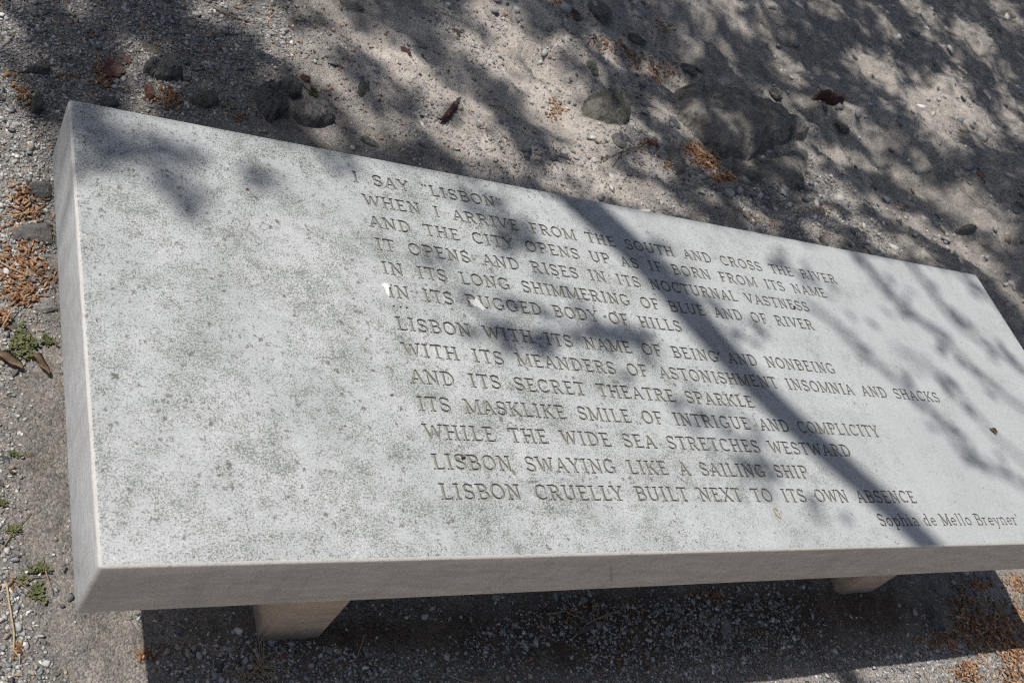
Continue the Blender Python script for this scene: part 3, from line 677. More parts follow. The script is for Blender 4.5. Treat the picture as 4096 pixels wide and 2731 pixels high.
# under and before the bench
R_(1670, 1440, 34, 40, PALE, 'whitish lump half buried under the bench', .4, .4, 0, 143)
R_(1393, 1379, 18, 16, PALE, 'pale chip right under the front edge of the bench', .5, .7, .2, 145)
R_(1617, 1478, 24, 28, PALE, 'pale irregular pebble in shaded gravel under the bench', .4, .7, -.4, 147)
R_(2150, 1424, 54, 52, DARK, 'black lump of rock by the catkin heap under the bench end', .6, .5, 0, 149, dust=.05)
R_(792, 1526, 28, 26, TAN, 'brownish pebble in the shaded gravel by the left block', .35, .8, .3, 151)
R_(1882, 1537, 22, 18, PALE, 'pale angular pebble on the edge of the bench shadow', .5, .8, .3, 153)
R_(1900, 1560, 18, 24, PALE, 'pale pebble in sunlight at the bottom edge', .5, .8, .5, 155)
R_(64, 1048, 24, 15, TAN, 'smooth brown pebble on the left edge gravel', .6, .1, .3, 157, dust=0.)
R_(10, 1060, 22, 20, BLUE, 'blue-grey round pebble at the left edge', .6, .1, .3, 159, dust=.1)
R_(90, 1043, 16, 26, BRICK, 'pink flat chip in the old footing left of the bench', .15, .4, .2, 161)
R_(52, 902, 18, 12, TAN, 'flat beige chip in the footing near the curled leaves', .15, .7, 0, 163)
R_(145, 1300, 11, 17, BLUE, 'bluish oval pebble near the front corner of the bench', .6, .1, .2, 165, dust=.0)
R_(12, 1335, 18, 18, GREY, 'grey pebble at the head of the long twig', .6, .3, .0, 167)
R_(480, 1530, 16, 12, PALE, 'pale oval pebble in the bench shadow', .6, .1, .4, 169)
R_(205, 1430, 18, 16, PALE, 'pale chip on the footing below the bench corner', .3, .8, .2, 171)
R_(282, 1442, 10, 14, PALE, 'small white pebble left of the bench shadow', .6, .2, .0, 173)

# ------------------------------------------------------------------ gravel: too much to count
BARE = [(120, 1050, 75, 300, 1.), (200, 1480, 120, 90, .95), (950, 1455, 130, 42, .95), (1440, 1400, 1, 1, 0), (1980, 1400, 130, 60, .9), (1980, 1450, 90, 40, .6),
        (780, 1430, 120, 40, .5), (1300, 1500, 60, 30, .5)]
DENSE = [(220, 90, 400, 190, 1.), (40, 380, 120, 260, 1.), (40, 700, 80, 180, .8), (10, 1080, 45, 260, .75), (60, 1520, 110, 70, 1.), (20, 1400, 60, 80, .8), (700, 1530, 330, 70, 1.),
         (1500, 1470, 520, 100, .62), (1900, 1540, 500, 60, .9), (560, 1480, 60, 60, .35), (520, 200, 180, 90, .5), (1470, 330, 60, 60, .5), (2000, 520, 260, 90, .55), (1780, 420, 160, 60, .7),
         (1450, 60, 200, 60, .35), (2200, 400, 240, 220, .35), (2290, 1380, 90, 80, .4)]
def gravel_density(x, y):
    X, Y, d = projov(np.stack([x, y, np.zeros_like(x)], -1))
    D = np.zeros_like(x)
    for e in DENSE: D = np.maximum(D, e[4] * np.minimum(1, 1.9 * in_ell(X, Y, e)))
    D = np.maximum(D, .20)
    for e in BARE: D = D * (1 - e[4] * np.minimum(1, 1.5 * in_ell(X, Y, e)))
    clump = np.clip((vnoise(x, y, 4.) * .35 + vnoise(x, y, 11.) * .4 + vnoise(x, y, 30.) * .25 - .30) * 3.4, 0.08, 1.6) * (D < .5) + (.45 + 1.1 * vnoise(x, y, 9.) * (.6 + .8 * vnoise(x, y, 27.))) * (D >= .5)
    return np.clip(D * clump, 0, 1), X, Y, d
def hull(seed, n=9, flat=.62):
    rd = random.Random(seed); bm = bmesh.new()
    for _ in range(n):
        v = Vector((rd.gauss(0, 1), rd.gauss(0, 1), rd.gauss(0, 1))).normalized() * rd.uniform(.8, 1.1); bm.verts.new((v.x, v.y * .8, v.z * flat))
    bmesh.ops.convex_hull(bm, input=bm.verts[:]); bmesh.ops.delete(bm, geom=[v for v in bm.verts if not v.link_faces], context='VERTS')
    bmesh.ops.triangulate(bm, faces=bm.faces[:]); bm.verts.index_update()
    V = np.array([v.co[:] for v in bm.verts]); Fc = np.array([[v.index for v in f.verts] for f in bm.faces]); bm.free(); return V, Fc
HULLS = [hull(i, 9 + i % 6) for i in range(10)]
PAL = np.array([(.24, .245, .255), (.32, .32, .322), (.40, .395, .385), (.48, .465, .45), (.60, .58, .555), (.30, .25, .20), (.13, .13, .135), (.22, .235, .25), (.36, .31, .265), (.30, .14, .10)])
PW = np.array([.17, .19, .17, .13, .07, .08, .07, .07, .045, .005])
def pebbles(n_cand, x0, x1, y0, y1, rmin, rmax, power):
    x = rng.uniform(x0, x1, n_cand); y = rng.uniform(y0, y1, n_cand)
    D, X, Y, d = gravel_density(x, y)
    ok = (rng.random(n_cand) < D) & ((X > -160) & (X < 2512) & (Y > -160) & (Y < 1728) | (rng.random(n_cand) < .45)) & (X > -900) & (X < 3300) & (Y > -700) & (Y < 2300) & (d > .1)
    x, y = x[ok], y[ok]; n = len(x)
    r = rmin + (rmax - rmin) * rng.random(n) ** power
    sc = np.stack([r * rng.uniform(.85, 1.35, n), r * rng.uniform(.7, 1.1, n), r * rng.uniform(.6, 1.0, n)], 1)
    t = PAL[rng.choice(len(PAL), n, p=PW / PW.sum())] * rng.uniform(.75, 1.3, (n, 1)) * np.array([1.0, 1.0, .985]) * (1 + rng.normal(0, .02, (n, 3)))
    return np.stack([x, y, ground_z(x, y) + r * rng.uniform(-.1, .45, n)], 1), sc, rots(n, .3), t
parts = [pebbles(360000, -.7, 2.7, -.6, 2.0, .0019, .0046, 1.3), pebbles(42000, -.7, 2.7, -.6, 2.0, .0045, .0098, 2.2),
         pebbles(80000, .3, 6.0, 1.0, 4.2, .003, .007, 1.6), pebbles(9000, .3, 6.0, 1.0, 4.2, .006, .017, 2.6),
         pebbles(7000, 1.2, 6.0, 1.0, 4.2, .010, .030, 3.2)]
pos, sc, ro, ti = [np.concatenate(q) for q in zip(*parts)]
VV, FF, TT, off = [], [], [], 0
which = rng.integers(0, len(HULLS), len(pos))
for k, (V0, F0) in enumerate(HULLS):
    s = which == k; V, F_, T = scatter(V0, F0, pos[s], sc[s], ro[s], ti[s]); VV.append(V); FF.append(F_ + off); TT.append(T); off += len(V)
tag(add('gravel', np_mesh('gravel', np.concatenate(VV), np.concatenate(FF), np.concatenate(TT)), PEBBLE),
    'grey and pale gravel strewn thickly over the dirt', 'gravel', kind='stuff')

# ------------------------------------------------------------------ fallen catkins: the nearest one by one, the rest as litter
def catkin_shape(seed):
    rd = random.Random(seed); bm = bmesh.new(); bend = rd.uniform(.2, 1.7); n = 7; pts, rad = [], []
    for i in range(n):
        t = i / (n - 1); an = (t - .5) * bend
        pts.append((math.sin(an) / max(bend, .1), (1 - math.cos(an)) / max(bend, .1), .06 * math.sin(t * 3 + seed)))
        rad.append((.05 + .13 * math.sin(math.pi * (.12 + .80 * t))) * rd.uniform(.86, 1.14))
    tube(bm, pts, rad, 7); return bm_mesh('catkin', bm, True)
CK = [catkin_shape(i) for i in range(8)]
for m_ in CK: m_.materials.append(CATKIN)
# patches: centre, extent, count, phrase, heap height   (2352 px view)
PATCH = [
 (62, 640, 60, 90, 110, 'loose drift beside the bench left face', .0), (56, 480, 46, 60, 40, 'small heap upper left of the bench', .0),
 (48, 462, 22, 26, 60, 'small heap upper left of the bench', .012), (62, 498, 34, 12, 34, 'small heap upper left of the bench', .008), (28, 520, 26, 12, 8, 'small heap upper left of the bench', .0),
 (45, 592, 48, 36, 70, 'loose drift beside the bench left face', .004), (52, 632, 48, 24, 60, 'loose drift beside the bench left face', .004), (48, 690, 30, 34, 90, 'loose drift beside the bench left face', .008),
 (30, 742, 32, 22, 80, 'rusty heap behind the green weed', .012), (108, 768, 12, 9, 14, 'rusty heap behind the green weed', .0),
 (386, 230, 30, 17, 56, 'heap between red shard and angular stone', .010), (232, 190, 22, 16, 30, 'row along the red stone', .004), (226, 150, 8, 22, 16, 'row along the red stone', .0),
 (52, 226, 18, 20, 26, 'patch around the tall brown-grey stone', .004), (30, 190, 14, 12, 14, 'patch around the tall brown-grey stone', .003), (150, 176, 20, 8, 12, 'row along the red stone', .0),
 (545, 272, 16, 8, 16, 'bits by the far edge of the bench', .0), (528, 250, 10, 12, 5, 'bits by the far edge of the bench', .0),
 (1640, 352, 26, 18, 330, 'big heap against the dark boulder', .014), (1610, 330, 24, 16, 240, 'big heap against the dark boulder', .012), (1680, 392, 26, 14, 240, 'big heap against the dark boulder', .010), (1716, 408, 18, 8, 50, 'big heap against the dark boulder', .0),
 (1290, 232, 20, 16, 50, 'spray on bright sand beside the domed boulder', .0), (1400, 95, 40, 14, 70, 'scatter in upper shade', .0), (1470, 110, 26, 16, 70, 'scatter in upper shade', .0), (1530, 138, 36, 18, 120, 'scatter in upper shade', .0), (1280, 10, 20, 10, 20, 'scatter in upper shade', .0), (1316, 36, 16, 10, 20, 'scatter in upper shade', .0),
 (1520, 60, 20, 22, 40, 'scatter in upper shade', .0), (1900, 480, 30, 22, 26, 'bits on the sand beyond the bench', .0), (1760, 500, 60, 14, 30, 'bits on the sand beyond the bench', .0), (1480, 335, 14, 14, 24, 'bits on the sand beyond the bench', .0), (1530, 376, 16, 10, 20, 'bits on the sand beyond the bench', .0),
 (2270, 1450, 62, 44, 420, 'dark heap under the right bench end', .010), (2200, 1390, 20, 50, 70, 'dark heap under the right bench end', .006), (2160, 1470, 44, 18, 60, 'dark heap under the right bench end', .003), (2245, 1345, 24, 12, 50, 'dark heap under the right bench end', .0), (2330, 1500, 30, 26, 110, 'dark heap under the right bench end', .006),
 (2215, 1548, 26, 20, 110, 'sunlit orange heap at the bottom right', .012), (2325, 1552, 30, 20, 100, 'sunlit orange heap at the bottom right', .010), (2330, 1340, 24, 20, 70, 'sunlit orange heap at the bottom right', .0), (2340, 1400, 18, 30, 40, 'sunlit orange heap at the bottom right', .0),
 (1380, 1415, 70, 24, 22, 'scatter in the shade under the bench', .0), (1640, 1365, 40, 10, 40, 'scatter in the shade under the bench', .0), (1330, 1390, 60, 30, 16, 'scatter in the shade under the bench', .0), (1500, 1520, 340, 40, 18, 'scatter in the shade under the bench', .0), (335, 1500, 16, 8, 14, 'scatter in the shade under the bench', .0),
 (200, 40, 240, 60, 40, 'bits in the upper left gravel', .0), (330, 100, 180, 60, 34, 'bits in the upper left gravel', .0), (470, 140, 90, 60, 24, 'bits in the upper left gravel', .0), (700, 60, 220, 60, 44, 'bits strewn over the upper sand', .0), (760, 200, 160, 90, 26, 'bits strewn over the upper sand', .0), (1000, 200, 240, 120, 26, 'bits strewn over the upper sand', .0), (1250, 330, 140, 60, 12, 'bits strewn over the upper sand', .0),
 (16, 1330, 14, 60, 5, 'bits at the left edge', .0), (34, 1490, 12, 16, 8, 'bits at the left edge', .0), (14, 1090, 12, 60, 3, 'bits at the left edge', .0)]
ck = []
for cx, cy, rx, ry, n, ph, hh in PATCH:
    for _ in range(n):
        u, v = random.gauss(0, .55), random.gauss(0, .55); p = ov(cx + u * rx * 1.2, cy + v * ry * 1.2)
        if 0 < p[0] < SL and 0 < p[1] < SW and proj(np.array([p[0], p[1], 0.]))[1] < 2200: continue
        size = random.uniform(.008, .0145); z = gz(p[0], p[1]) + .0025 + hh * max(0, 1 - .5 * (u * u + v * v)) * random.random()
        ck.append((np.linalg.norm(p - CAM) / size, p[0], p[1], z, size, ph, random.randrange(8), random.uniform(0, 6.28), random.gauss(0, .35), random.gauss(0, .35)))
ck.sort(key=lambda q: q[0])
NI = 300
for q in ck[:NI]:
    o = bpy.data.objects.new('catkin', CK[q[6]]); COL.objects.link(o)
    o.location = q[1:4]; o.scale = (q[4],) * 3; o.rotation_euler = (q[8], q[9], q[7])
    tag(o, 'orange-brown dry catkin in the ' + q[5], 'catkin', 'fallen catkins, ' + q[5])
VV, FF, off = [], [], 0
for k, m_ in enumerate(CK):
    b_ = bmesh.new(); b_.from_mesh(m_); bmesh.ops.triangulate(b_, faces=b_.faces[:]); b_.verts.index_update()
    V0 = np.array([v.co[:] for v in b_.verts]); F0 = np.array([[v.index for v in f.verts] for f in b_.faces]); b_.free()
    s = [q for q in ck[NI:] if q[6] == k]
    V, F_, _ = scatter(V0, F0, np.array([q[1:4] for q in s]), np.array([(q[4],) * 3 for q in s]), rots(len(s), .35)); VV.append(V); FF.append(F_ + off); off += len(V)
tag(add('catkin_litter', np_mesh('catkin_litter', np.concatenate(VV), np.concatenate(FF), smoothf=True), CATKIN), 'rusty litter of fallen catkins heaped by rocks', 'litter', kind='stuff')

# ------------------------------------------------------------------ twigs, straws, leaves, weeds
def twig(pts, r, label, m=TWIG, z=.004, cat='twig', name='twig', fork=None, group=None):
    P = []
    for i, (x, y) in enumerate(pts):
        p = ov(x, y); P.append((p[0], p[1], gz(p[0], p[1]) + z + (.003 if 0 < i < len(pts) - 1 else 0)))
    base = Vector(P[0]); Q = []
    for a_, b_ in zip(P, P[1:]):
        for t in (0, .5): Q.append(Vector(a_).lerp(Vector(b_), t) - base + Vector((random.gauss(0, r), random.gauss(0, r), 0)) * (t > 0))
    Q.append(Vector(P[-1]) - base); bm = bmesh.new()
    tube(bm, Q, [r * (1 - .55 * i / len(Q)) for i in range(len(Q))], 6)
    if fork:
        for (x0, y0, x1, y1) in fork:
            a_, b_ = ov(x0, y0), ov(x1, y1); A = Vector((a_[0], a_[1], gz(a_[0], a_[1]) + z)) - base; B = Vector((b_[0], b_[1], gz(b_[0], b_[1]) + z + .002)) - base
            tube(bm, [A, A.lerp(B, .5) + Vector((0, 0, .003)), B], [r * .7, r * .6, r * .4], 5)
    o = add(name, bm_mesh(name, bm, True), m); o.location = base
    return tag(o, label, cat, group)
twig([(12, 1345), (22, 1420), (28, 1500), (42, 1530)][:4], .0016, 'long brown twig lying down the left edge', STRAW)
twig([(98, 1272), (104, 1310), (118, 1348)][:0] or [(95, 1280), (108, 1340), (120, 1372)], .0011, 'thin straight twig on the footing left of the bench', TWIG)
twig([(8, 1258), (36, 1215), (70, 1180)], .0011, 'thin brown twig slanting up from the left edge weed', TWIG)
twig([(76, 1350), (120, 1328), (170, 1326), (218, 1334)][:4] and [(38, 1352), (72, 1330), (112, 1332)], .0012, 'forked dry twig over the little green creeper', TWIG, fork=[(30, 1338, 74, 1372)])
twig([(2, 508), (60, 505), (105, 502)], .0012, 'pale straw across the small catkin heap', STRAW, z=.014, cat='straw', name='straw')
twig([(0, 615), (50, 640), (92, 652)], .0012, 'brown straw crossing the loose catkin drift', STRAW, z=.009, cat='straw', name='straw')
twig([(0, 768), (22, 730), (40, 712)], .0011, 'pale straw bent over the rusty heap', STRAW, z=.013, cat='straw', name='straw')
twig([(72, 250), (90, 232), (102, 250)][:0] or [(62, 328), (92, 312), (122, 280)], .0010, 'olive straw beside the far left bench corner', STRAW, cat='straw', name='straw')
twig([(352, 190), (366, 225), (370, 250)], .0010, 'fine straw over the catkin heap by the red shard', STRAW, z=.01, cat='straw', name='straw')
twig([(580, 250), (600, 275), (612, 290)], .0010, 'pale straw leaning on the tall dark rock', STRAW, cat='straw', name='straw')
twig([(668, 176), (705, 208), (745, 245), (775, 252)], .0022, 'thin reddish branch lying past the dark trio', TWIG)
twig([(1130, 228), (1165, 236), (1176, 252)], .0022, 'short dark twig on sand right of the maroon shard', TWIG)
twig([(1392, 362), (1432, 346), (1462, 344), (1500, 330)], .0024, 'forked grey twig on sand below the domed boulder', TWIG, fork=[(1432, 346, 1410, 378), (1462, 344, 1478, 356), (1400, 360, 1380, 352)])
twig([(1466, 250), (1474, 290), (1480, 310)], .0012, 'grey stalk right of the domed boulder', TWIG, z=.01)
twig([(1322, 1460), (1350, 1430), (1410, 1404), (1436, 1394)], .0013, 'bent straw crossing the leaf-shaped stone', STRAW, cat='straw', name='straw')
twig([(1260, 1403), (1300, 1398), (1345, 1418)], .0012, 'curved straw in shade under the bench middle', STRAW, cat='straw', name='straw')
twig([(1434, 1376), (1440, 1400), (1428, 1448)], .0011, 'upright-looking straw right of the leaf-shaped stone', STRAW, cat='straw', name='straw')
twig([(1547, 1360), (1552, 1400), (1556, 1420)], .0011, 'dark twig hanging below the front edge of the bench', TWIG)
twig([(910, 1460), (912, 1490)], .0014, 'short black twig on the bare soil under the bench', TWIG)
twig([(1020, 1514), (1010, 1550)], .0013, 'brown stem beside the gravel right of bare soil', TWIG)
twig([(1030, 1548), (1075, 1566), (1120, 1564)], .0012, 'pale curved straw at the bottom edge', STRAW, cat='straw', name='straw')
twig([(840, 1452), (828, 1490), (816, 1512)], .0012, 'pale thread-like straw right of the left block', STRAW, cat='straw', name='straw')
twig([(600, 1475), (612, 1455), (622, 1440)], .0011, 'dry stalk by the lower corner of the left block', STRAW, cat='straw', name='straw')
twig([(2148, 1400), (2170, 1430), (2180, 1440)][:0] or [(2168, 1380), (2180, 1420), (2200, 1460)], .0014, 'dark twig through the shaded catkin heap', TWIG, z=.01)
twig([(2240, 1380), (2275, 1400), (2310, 1420)], .0013, 'grey twig at the right end of the bench shadow', TWIG)
twig([(2120, 1545), (2130, 1568), (2136, 1580)], .0012, 'thin twig beside the sunlit orange heap', TWIG)
twig([(470, 60), (500, 90), (560, 110)][:0] or [(480, 20), (520, 44), (570, 62)], .0030, 'dark twig lying in the upper left gravel', TWIG)
twig([(2200, 440), (2240, 470), (2270, 495)], .003, 'dark thin root on the right bank', TWIG)

def curl_leaf(x, y, L, Wd, rot, label, z0=None, lift=.35, name='dead_leaf', m=DEADLEAF, zoff=.004):
    z = z0 if z0 is not None else None
    p = ov(x, y, z0 or 0.); zb = z0 if z0 is not None else gz(p[0], p[1])
    bm = bmesh.new(); n, k = 14, 6; grid = []
    for i in range(n + 1):
        t = i / n; w = Wd * (math.sin(math.pi * (.06 + .90 * t)) ** .8) * .5; row = []
        for j in range(k + 1):
            s = j / k * 2 - 1
            row.append(bm.verts.new(((t - .5) * L, s * w * (.75 + .1 * math.sin(7 * t)), lift * w * s * s * 1.6 + lift * L * .18 * math.sin(t * 5.5) ** 2 + .001 * math.sin(9 * t + 3 * s))))
        grid.append(row)
    for i in range(n):
        for j in range(k): bm.faces.new((grid[i][j], grid[i + 1][j], grid[i + 1][j + 1], grid[i][j + 1]))
    bmesh.ops.solidify(bm, geom=bm.faces[:], thickness=.0006)
    tube(bm, [(-.5 * L, 0, .0008), (-.62 * L, .02 * L, .002)], [.0006, .0004], 5)
    o = add(name, bm_mesh(name, bm, True), m); o.location = (p[0], p[1], zb + zoff); o.rotation_euler = (.08, -.05, YAW + rot)
    return tag(o, label, 'leaf')
curl_leaf(20, 838, .050, .022, -.35, 'tan curled dead leaf at the left edge below the weed', lift=.6)
curl_leaf(90, 848, .050, .016, -.75, 'brown twisted dead leaf with pointed tip beside the bench', lift=.9)
curl_leaf(2280, 992, .018, .010, -.6, 'tiny brown curled leaf on the bench top', z0=ZT, lift=.7, name='fallen_leaf', zoff=.0012)

def weed(x, y, spread, n, hgt, label, m=GREEN, name='weed', blade=True, dry=.0, leafl=.006, upright=.7, cat='weed'):
    c = ov(x, y); root = empty(name, (c[0], c[1], gz(c[0], c[1])), label, cat)
    st, lf = bmesh.new(), bmesh.new()
    for i in range(n):
        an = random.uniform(0, 6.283); rr = abs(random.gauss(0, spread * .55)); bx, by = rr * math.cos(an), rr * math.sin(an)
        h = hgt * random.uniform(.45, 1.1); lean = random.uniform(0, 6.283); ln = h * (1 - upright) * random.uniform(.6, 2.2)
        pts = [Vector((bx + math.cos(lean) * ln * t ** 1.5, by + math.sin(lean) * ln * t ** 1.5, h * t * (1 - .25 * t) * upright + .001)) for t in (0, .35, .7, 1)]
        tube(st, pts, [.0007, .0006, .0005, .0003], 4)
        if blade:
            for t in np.linspace(.25, 1, 6):
                k = min(2, int(t * 3 - 1e-6)); p = pts[k].lerp(pts[k + 1], t * 3 - k)
                for s in range(2):
                    d = Vector((random.gauss(0, 1), random.gauss(0, 1), random.gauss(.5, .5))).normalized(); side = d.cross(Vector((0, 0, 1))).normalized() * leafl * .32; l = leafl * random.uniform(.7, 1.4)
                    lf.faces.new([lf.verts.new(q) for q in (p, p + d * l * .5 + side, p + d * l, p + d * l * .5 - side)])
    add('stem', bm_mesh('stem', st), STRAW if dry else m, root)
    if blade: add('leaves', bm_mesh('leaves', lf), m, root)
    else: lf.free()
    return root
weed(52, 800, .022, 70, .022, 'green weed tuft growing against the left edge of the footing')
weed(108, 790, .010, 22, .016, 'fine green sprigs between weed tuft and bench', leafl=.005)
weed(26, 1218, .008, 16, .012, 'small olive weed at the left edge with rusty litter', leafl=.005)
weed(28, 1068 - 20, .006, 8, .010, 'tiny green sprout above the brown pebble', leafl=.005)
weed(85, 1310, .005, 10, .020, 'small upright succulent creeper near the bench corner', leafl=.006)
weed(88, 1366, .012, 14, .010, 'low green creeper spreading near the forked twig', leafl=.006)
weed(46, 1335, .006, 8, .009, 'little green rosette left of the forked twig', leafl=.005)
weed(5, 1160, .004, 6, .008, 'green sprout cut by the left edge', leafl=.005)
weed(718, 215, .010, 22, .020, 'small moss-green sprig behind the broad dark rock', leafl=.006)
weed(604, 1530, .012, 42, .05, 'dry straw-coloured grass tuft in the bench shadow', STRAW, 'dry_grass_tuft', False, 1, upright=.5, cat='grass tuft')
weed(494, 1500, .003, 8, .045, 'thin dry grass stalks left of the left block', STRAW, 'dry_grass_tuft', False, 1, upright=.6, cat='grass tuft')
weed(560, 1545, .008, 14, .03, 'low dry grass wisps at the bottom edge', STRAW, 'dry_grass_tuft', False, 1, upright=.4, cat='grass tuft')

# marks and crumbs on the bench top
def splat(x, y, pts, label, k=.62):
    c = ov(x, y, ZT); bm = bmesh.new(); ring = []
    pts = [(dx * k + random.gauss(0, 1.3), dy * k + random.gauss(0, 1.3)) for dx, dy in pts]; n = len(pts); ctr = bm.verts.new((0, 0, .0022))
    top, bot = [], []
    for (dx, dy) in pts:
        p = ov(x + dx, y + dy, ZT) - c
        top.append(bm.verts.new((p[0] * .72, p[1] * .72, .0016))); bot.append(bm.verts.new((p[0], p[1], .0002)))
    for i in range(n):
        j = (i + 1) % n; bm.faces.new((ctr, top[i], top[j])); bm.faces.new((top[i], bot[i], bot[j], top[j]))
    bmesh.ops.recalc_face_normals(bm, faces=bm.faces[:])
    o = add('bird_dropping', bm_mesh('bird_dropping', bm, True), CHALK); o.location = (c[0], c[1], ZT)
    return tag(o, label, 'bird dropping')
splat(890, 657, [(-22, -3), (-8, -12), (4, -10), (8, -2), (14, 2), (8, 8), (12, 26), (5, 40), (-1, 22), (-6, 8)], 'smaller white bird dropping over the letter I')
splat(1103, 700, [(-30, -15), (-14, -12), (-8, -20), (-3, -8), (6, -2), (10, 6), (20, 13), (12, 13), (6, 17), (-2, 8), (-14, 2)], 'larger white bird dropping on the letters R and U', .88)
def crumb(x, y, s, colr, label, cat='crumb', name='crumb', rot=0.):
    c = ov(x, y, ZT); o = add(name, rock_mesh(s, s * .6, s * .8, int(x), .8, 1), m_rock(*colr, 0.)); o.location = (c[0], c[1], ZT); o.rotation_euler = (0, 0, rot)
    return tag(o, label, cat)
crumb(568, 436, .0028, BRICK, 'reddish crumb on the bare left part of the bench top')
crumb(1064, 1052, .004, MAROON, 'brown seed lodged by the letter S', rot=.4)
crumb(1824, 706, .005, MAROON, 'rusty crumb in the word ending the fourth line', rot=1.)
crumb(2076, 950, .0, BRICK, '') if False else None
crumb(792, 978, .0022, TAN, 'tan crumb on the lower left bench top')
crumb(900, 907, .003, DARK, 'black crumb left of the ninth line', rot=.6)
crumb(1648, 812, .0035, OLIVE, 'olive seed between the hills line and being line', rot=.8)
def ring_husk(x, y):
    c = ov(x, y, ZT); bm = bmesh.new(); P = [(.0045 * math.cos(t) , .0085 * math.sin(t), .001) for t in np.linspace(.3, 6.1, 16)]
    tube(bm, P, .0007, 5); o = add('seed_husk', bm_mesh('seed_husk', bm, True), STRAW); o.location = (c[0], c[1], ZT + .0003); o.rotation_euler = (0, 0, .2)
    tag(o, 'tan ring-shaped seed husk above the front edge of the bench', 'husk')
ring_husk(1784, 1178)

# ------------------------------------------------------------------ the tree overhead, out of the picture, that dapples the light
def seg_d(X, Y, s):
    x1, y1, x2, y2 = s[:4]; dx, dy = x2 - x1, y2 - y1; t = np.clip(((X - x1) * dx + (Y - y1) * dy) / (dx * dx + dy * dy + 1e-6), 0, 1)
    return np.hypot(X - x1 - t * dx, Y - y1 - t * dy)
# shade on the bench top: x1, y1, x2, y2, half width, strength
SHADE = [(190, 255, 260, 330, 46, .62), (200, 340, 330, 360, 42, .68), (300, 355, 340, 375, 28, .55), (370, 330, 480, 370, 26, .5), (390, 430, 420, 470, 30, .75), (400, 400, 440, 440, 30, .4),
 (1060, 445, 1140, 470, 26, .45), (750, 355, 800, 365, 24, .4), (580, 410, 640, 430, 30, .25),
 (1150, 545, 1230, 575, 26, .55), (1180, 515, 1200, 530, 22, .4), (1000, 590, 1020, 600, 24, .4), (1050, 650, 1075, 668, 20, .5), (1180, 700, 1260, 722, 18, .55),
 (1100, 760, 1240, 775, 22, .75), (1160, 800, 1260, 810, 16, .45), (1400, 770, 1470, 785, 26, .6), (1330, 760, 1400, 775, 18, .4), (1260, 640, 1310, 700, 22, .25),
 (1500, 560, 1560, 640, 24, .3), (1620, 700, 1760, 780, 30, .25), (1580, 930, 1660, 1000, 30, .3), (1700, 1000, 1760, 1080, 40, .3),
 (1960, 590, 2060, 690, 18, .45), (2060, 690, 2170, 790, 18, .5), (2170, 790, 2280, 880, 20, .4), (2110, 635, 2190, 730, 14, .4), (2190, 730, 2330, 830, 18, .5), (2210, 640, 2300, 700, 18, .35),
 (2330, 830, 2420, 900, 22, .4), (2060, 870, 2150, 960, 20, .5), (2150, 960, 2230, 1060, 20, .5), (2230, 1050, 2360, 1120, 20, .5), (2100, 830, 2190, 890, 18, .4), (2190, 890, 2260, 980, 16, .35), (1890, 700, 1990, 790, 26, .25),
 (1420, 860, 1470, 930, 24, .15), (1880, 1180, 1960, 1240, 30, .25), (1780, 600, 1900, 660, 22, .3)]
q2 = lambda *a: (1176 + a[0] / 2, a[1] / 2, 1176 + a[2] / 2, a[3] / 2, a[4] / 2, a[5])
q1 = lambda *a: (a[0] / 2, a[1] / 2, a[2] / 2, a[3] / 2, a[4] / 2, a[5])
# light falling between the leaves on the ground
LIGHT = [q2(*s) for s in [(0, 120, 150, 270, 75, 1), (150, 400, 430, 650, 95, 1), (300, 680, 420, 720, 70, 1), (200, 800, 420, 860, 60, .8), (300, 740, 640, 960, 50, .9), (520, 700, 700, 800, 45, .7), (640, 900, 760, 960, 40, .5),
 (520, 470, 640, 600, 30, .6), (680, 450, 830, 520, 35, .9), (830, 30, 900, 110, 30, .5), (930, 0, 1010, 60, 32, .8), (380, 180, 460, 230, 32, .5), (600, 260, 800, 330, 28, .5), (760, 130, 860, 220, 28, .35),
 (1150, 390, 1390, 560, 24, .6), (1340, 600, 1400, 690, 30, .8), (1230, 270, 1310, 345, 30, .7), (1600, 265, 1730, 350, 46, 1), (1700, 120, 1760, 190, 22, .5), (1900, 160, 2040, 250, 34, .75), (2070, 110, 2180, 200, 34, .75),
 (1820, 0, 1960, 90, 36, .6), (2240, 20, 2351, 130, 22, .4), (2000, 360, 2100, 430, 25, .6), (1850, 460, 1990, 600, 58, 1), (1900, 430, 2190, 590, 55, 1), (1960, 390, 2080, 460, 30, .8), (2280, 480, 2360, 600, 30, .7), (2130, 620, 2260, 700, 24, .5),
 (1420, 600, 1560, 670, 24, .7), (1560, 640, 1700, 720, 22, .6), (1420, 740, 1560, 900, 28, .8), (1540, 800, 1640, 880, 20, .4), (1680, 870, 1820, 990, 32, .85), (1780, 740, 1920, 860, 26, .7), (1400, 900, 1520, 1010, 36, .8), (1360, 1030, 1490, 1120, 26, .8),
 (1590, 1000, 1770, 1140, 36, .9), (1780, 1090, 1890, 1190, 26, .7), (1880, 1000, 2070, 1150, 40, .85), (2050, 900, 2260, 1080, 44, .75), (2120, 1120, 2220, 1260, 34, .8), (2150, 1160, 2370, 1480, 34, .8), (1050, 940, 1200, 1030, 30, .7), (1380, 0, 1480, 70, 24, .4), (1130, 60, 1230, 150, 30, .35)]]
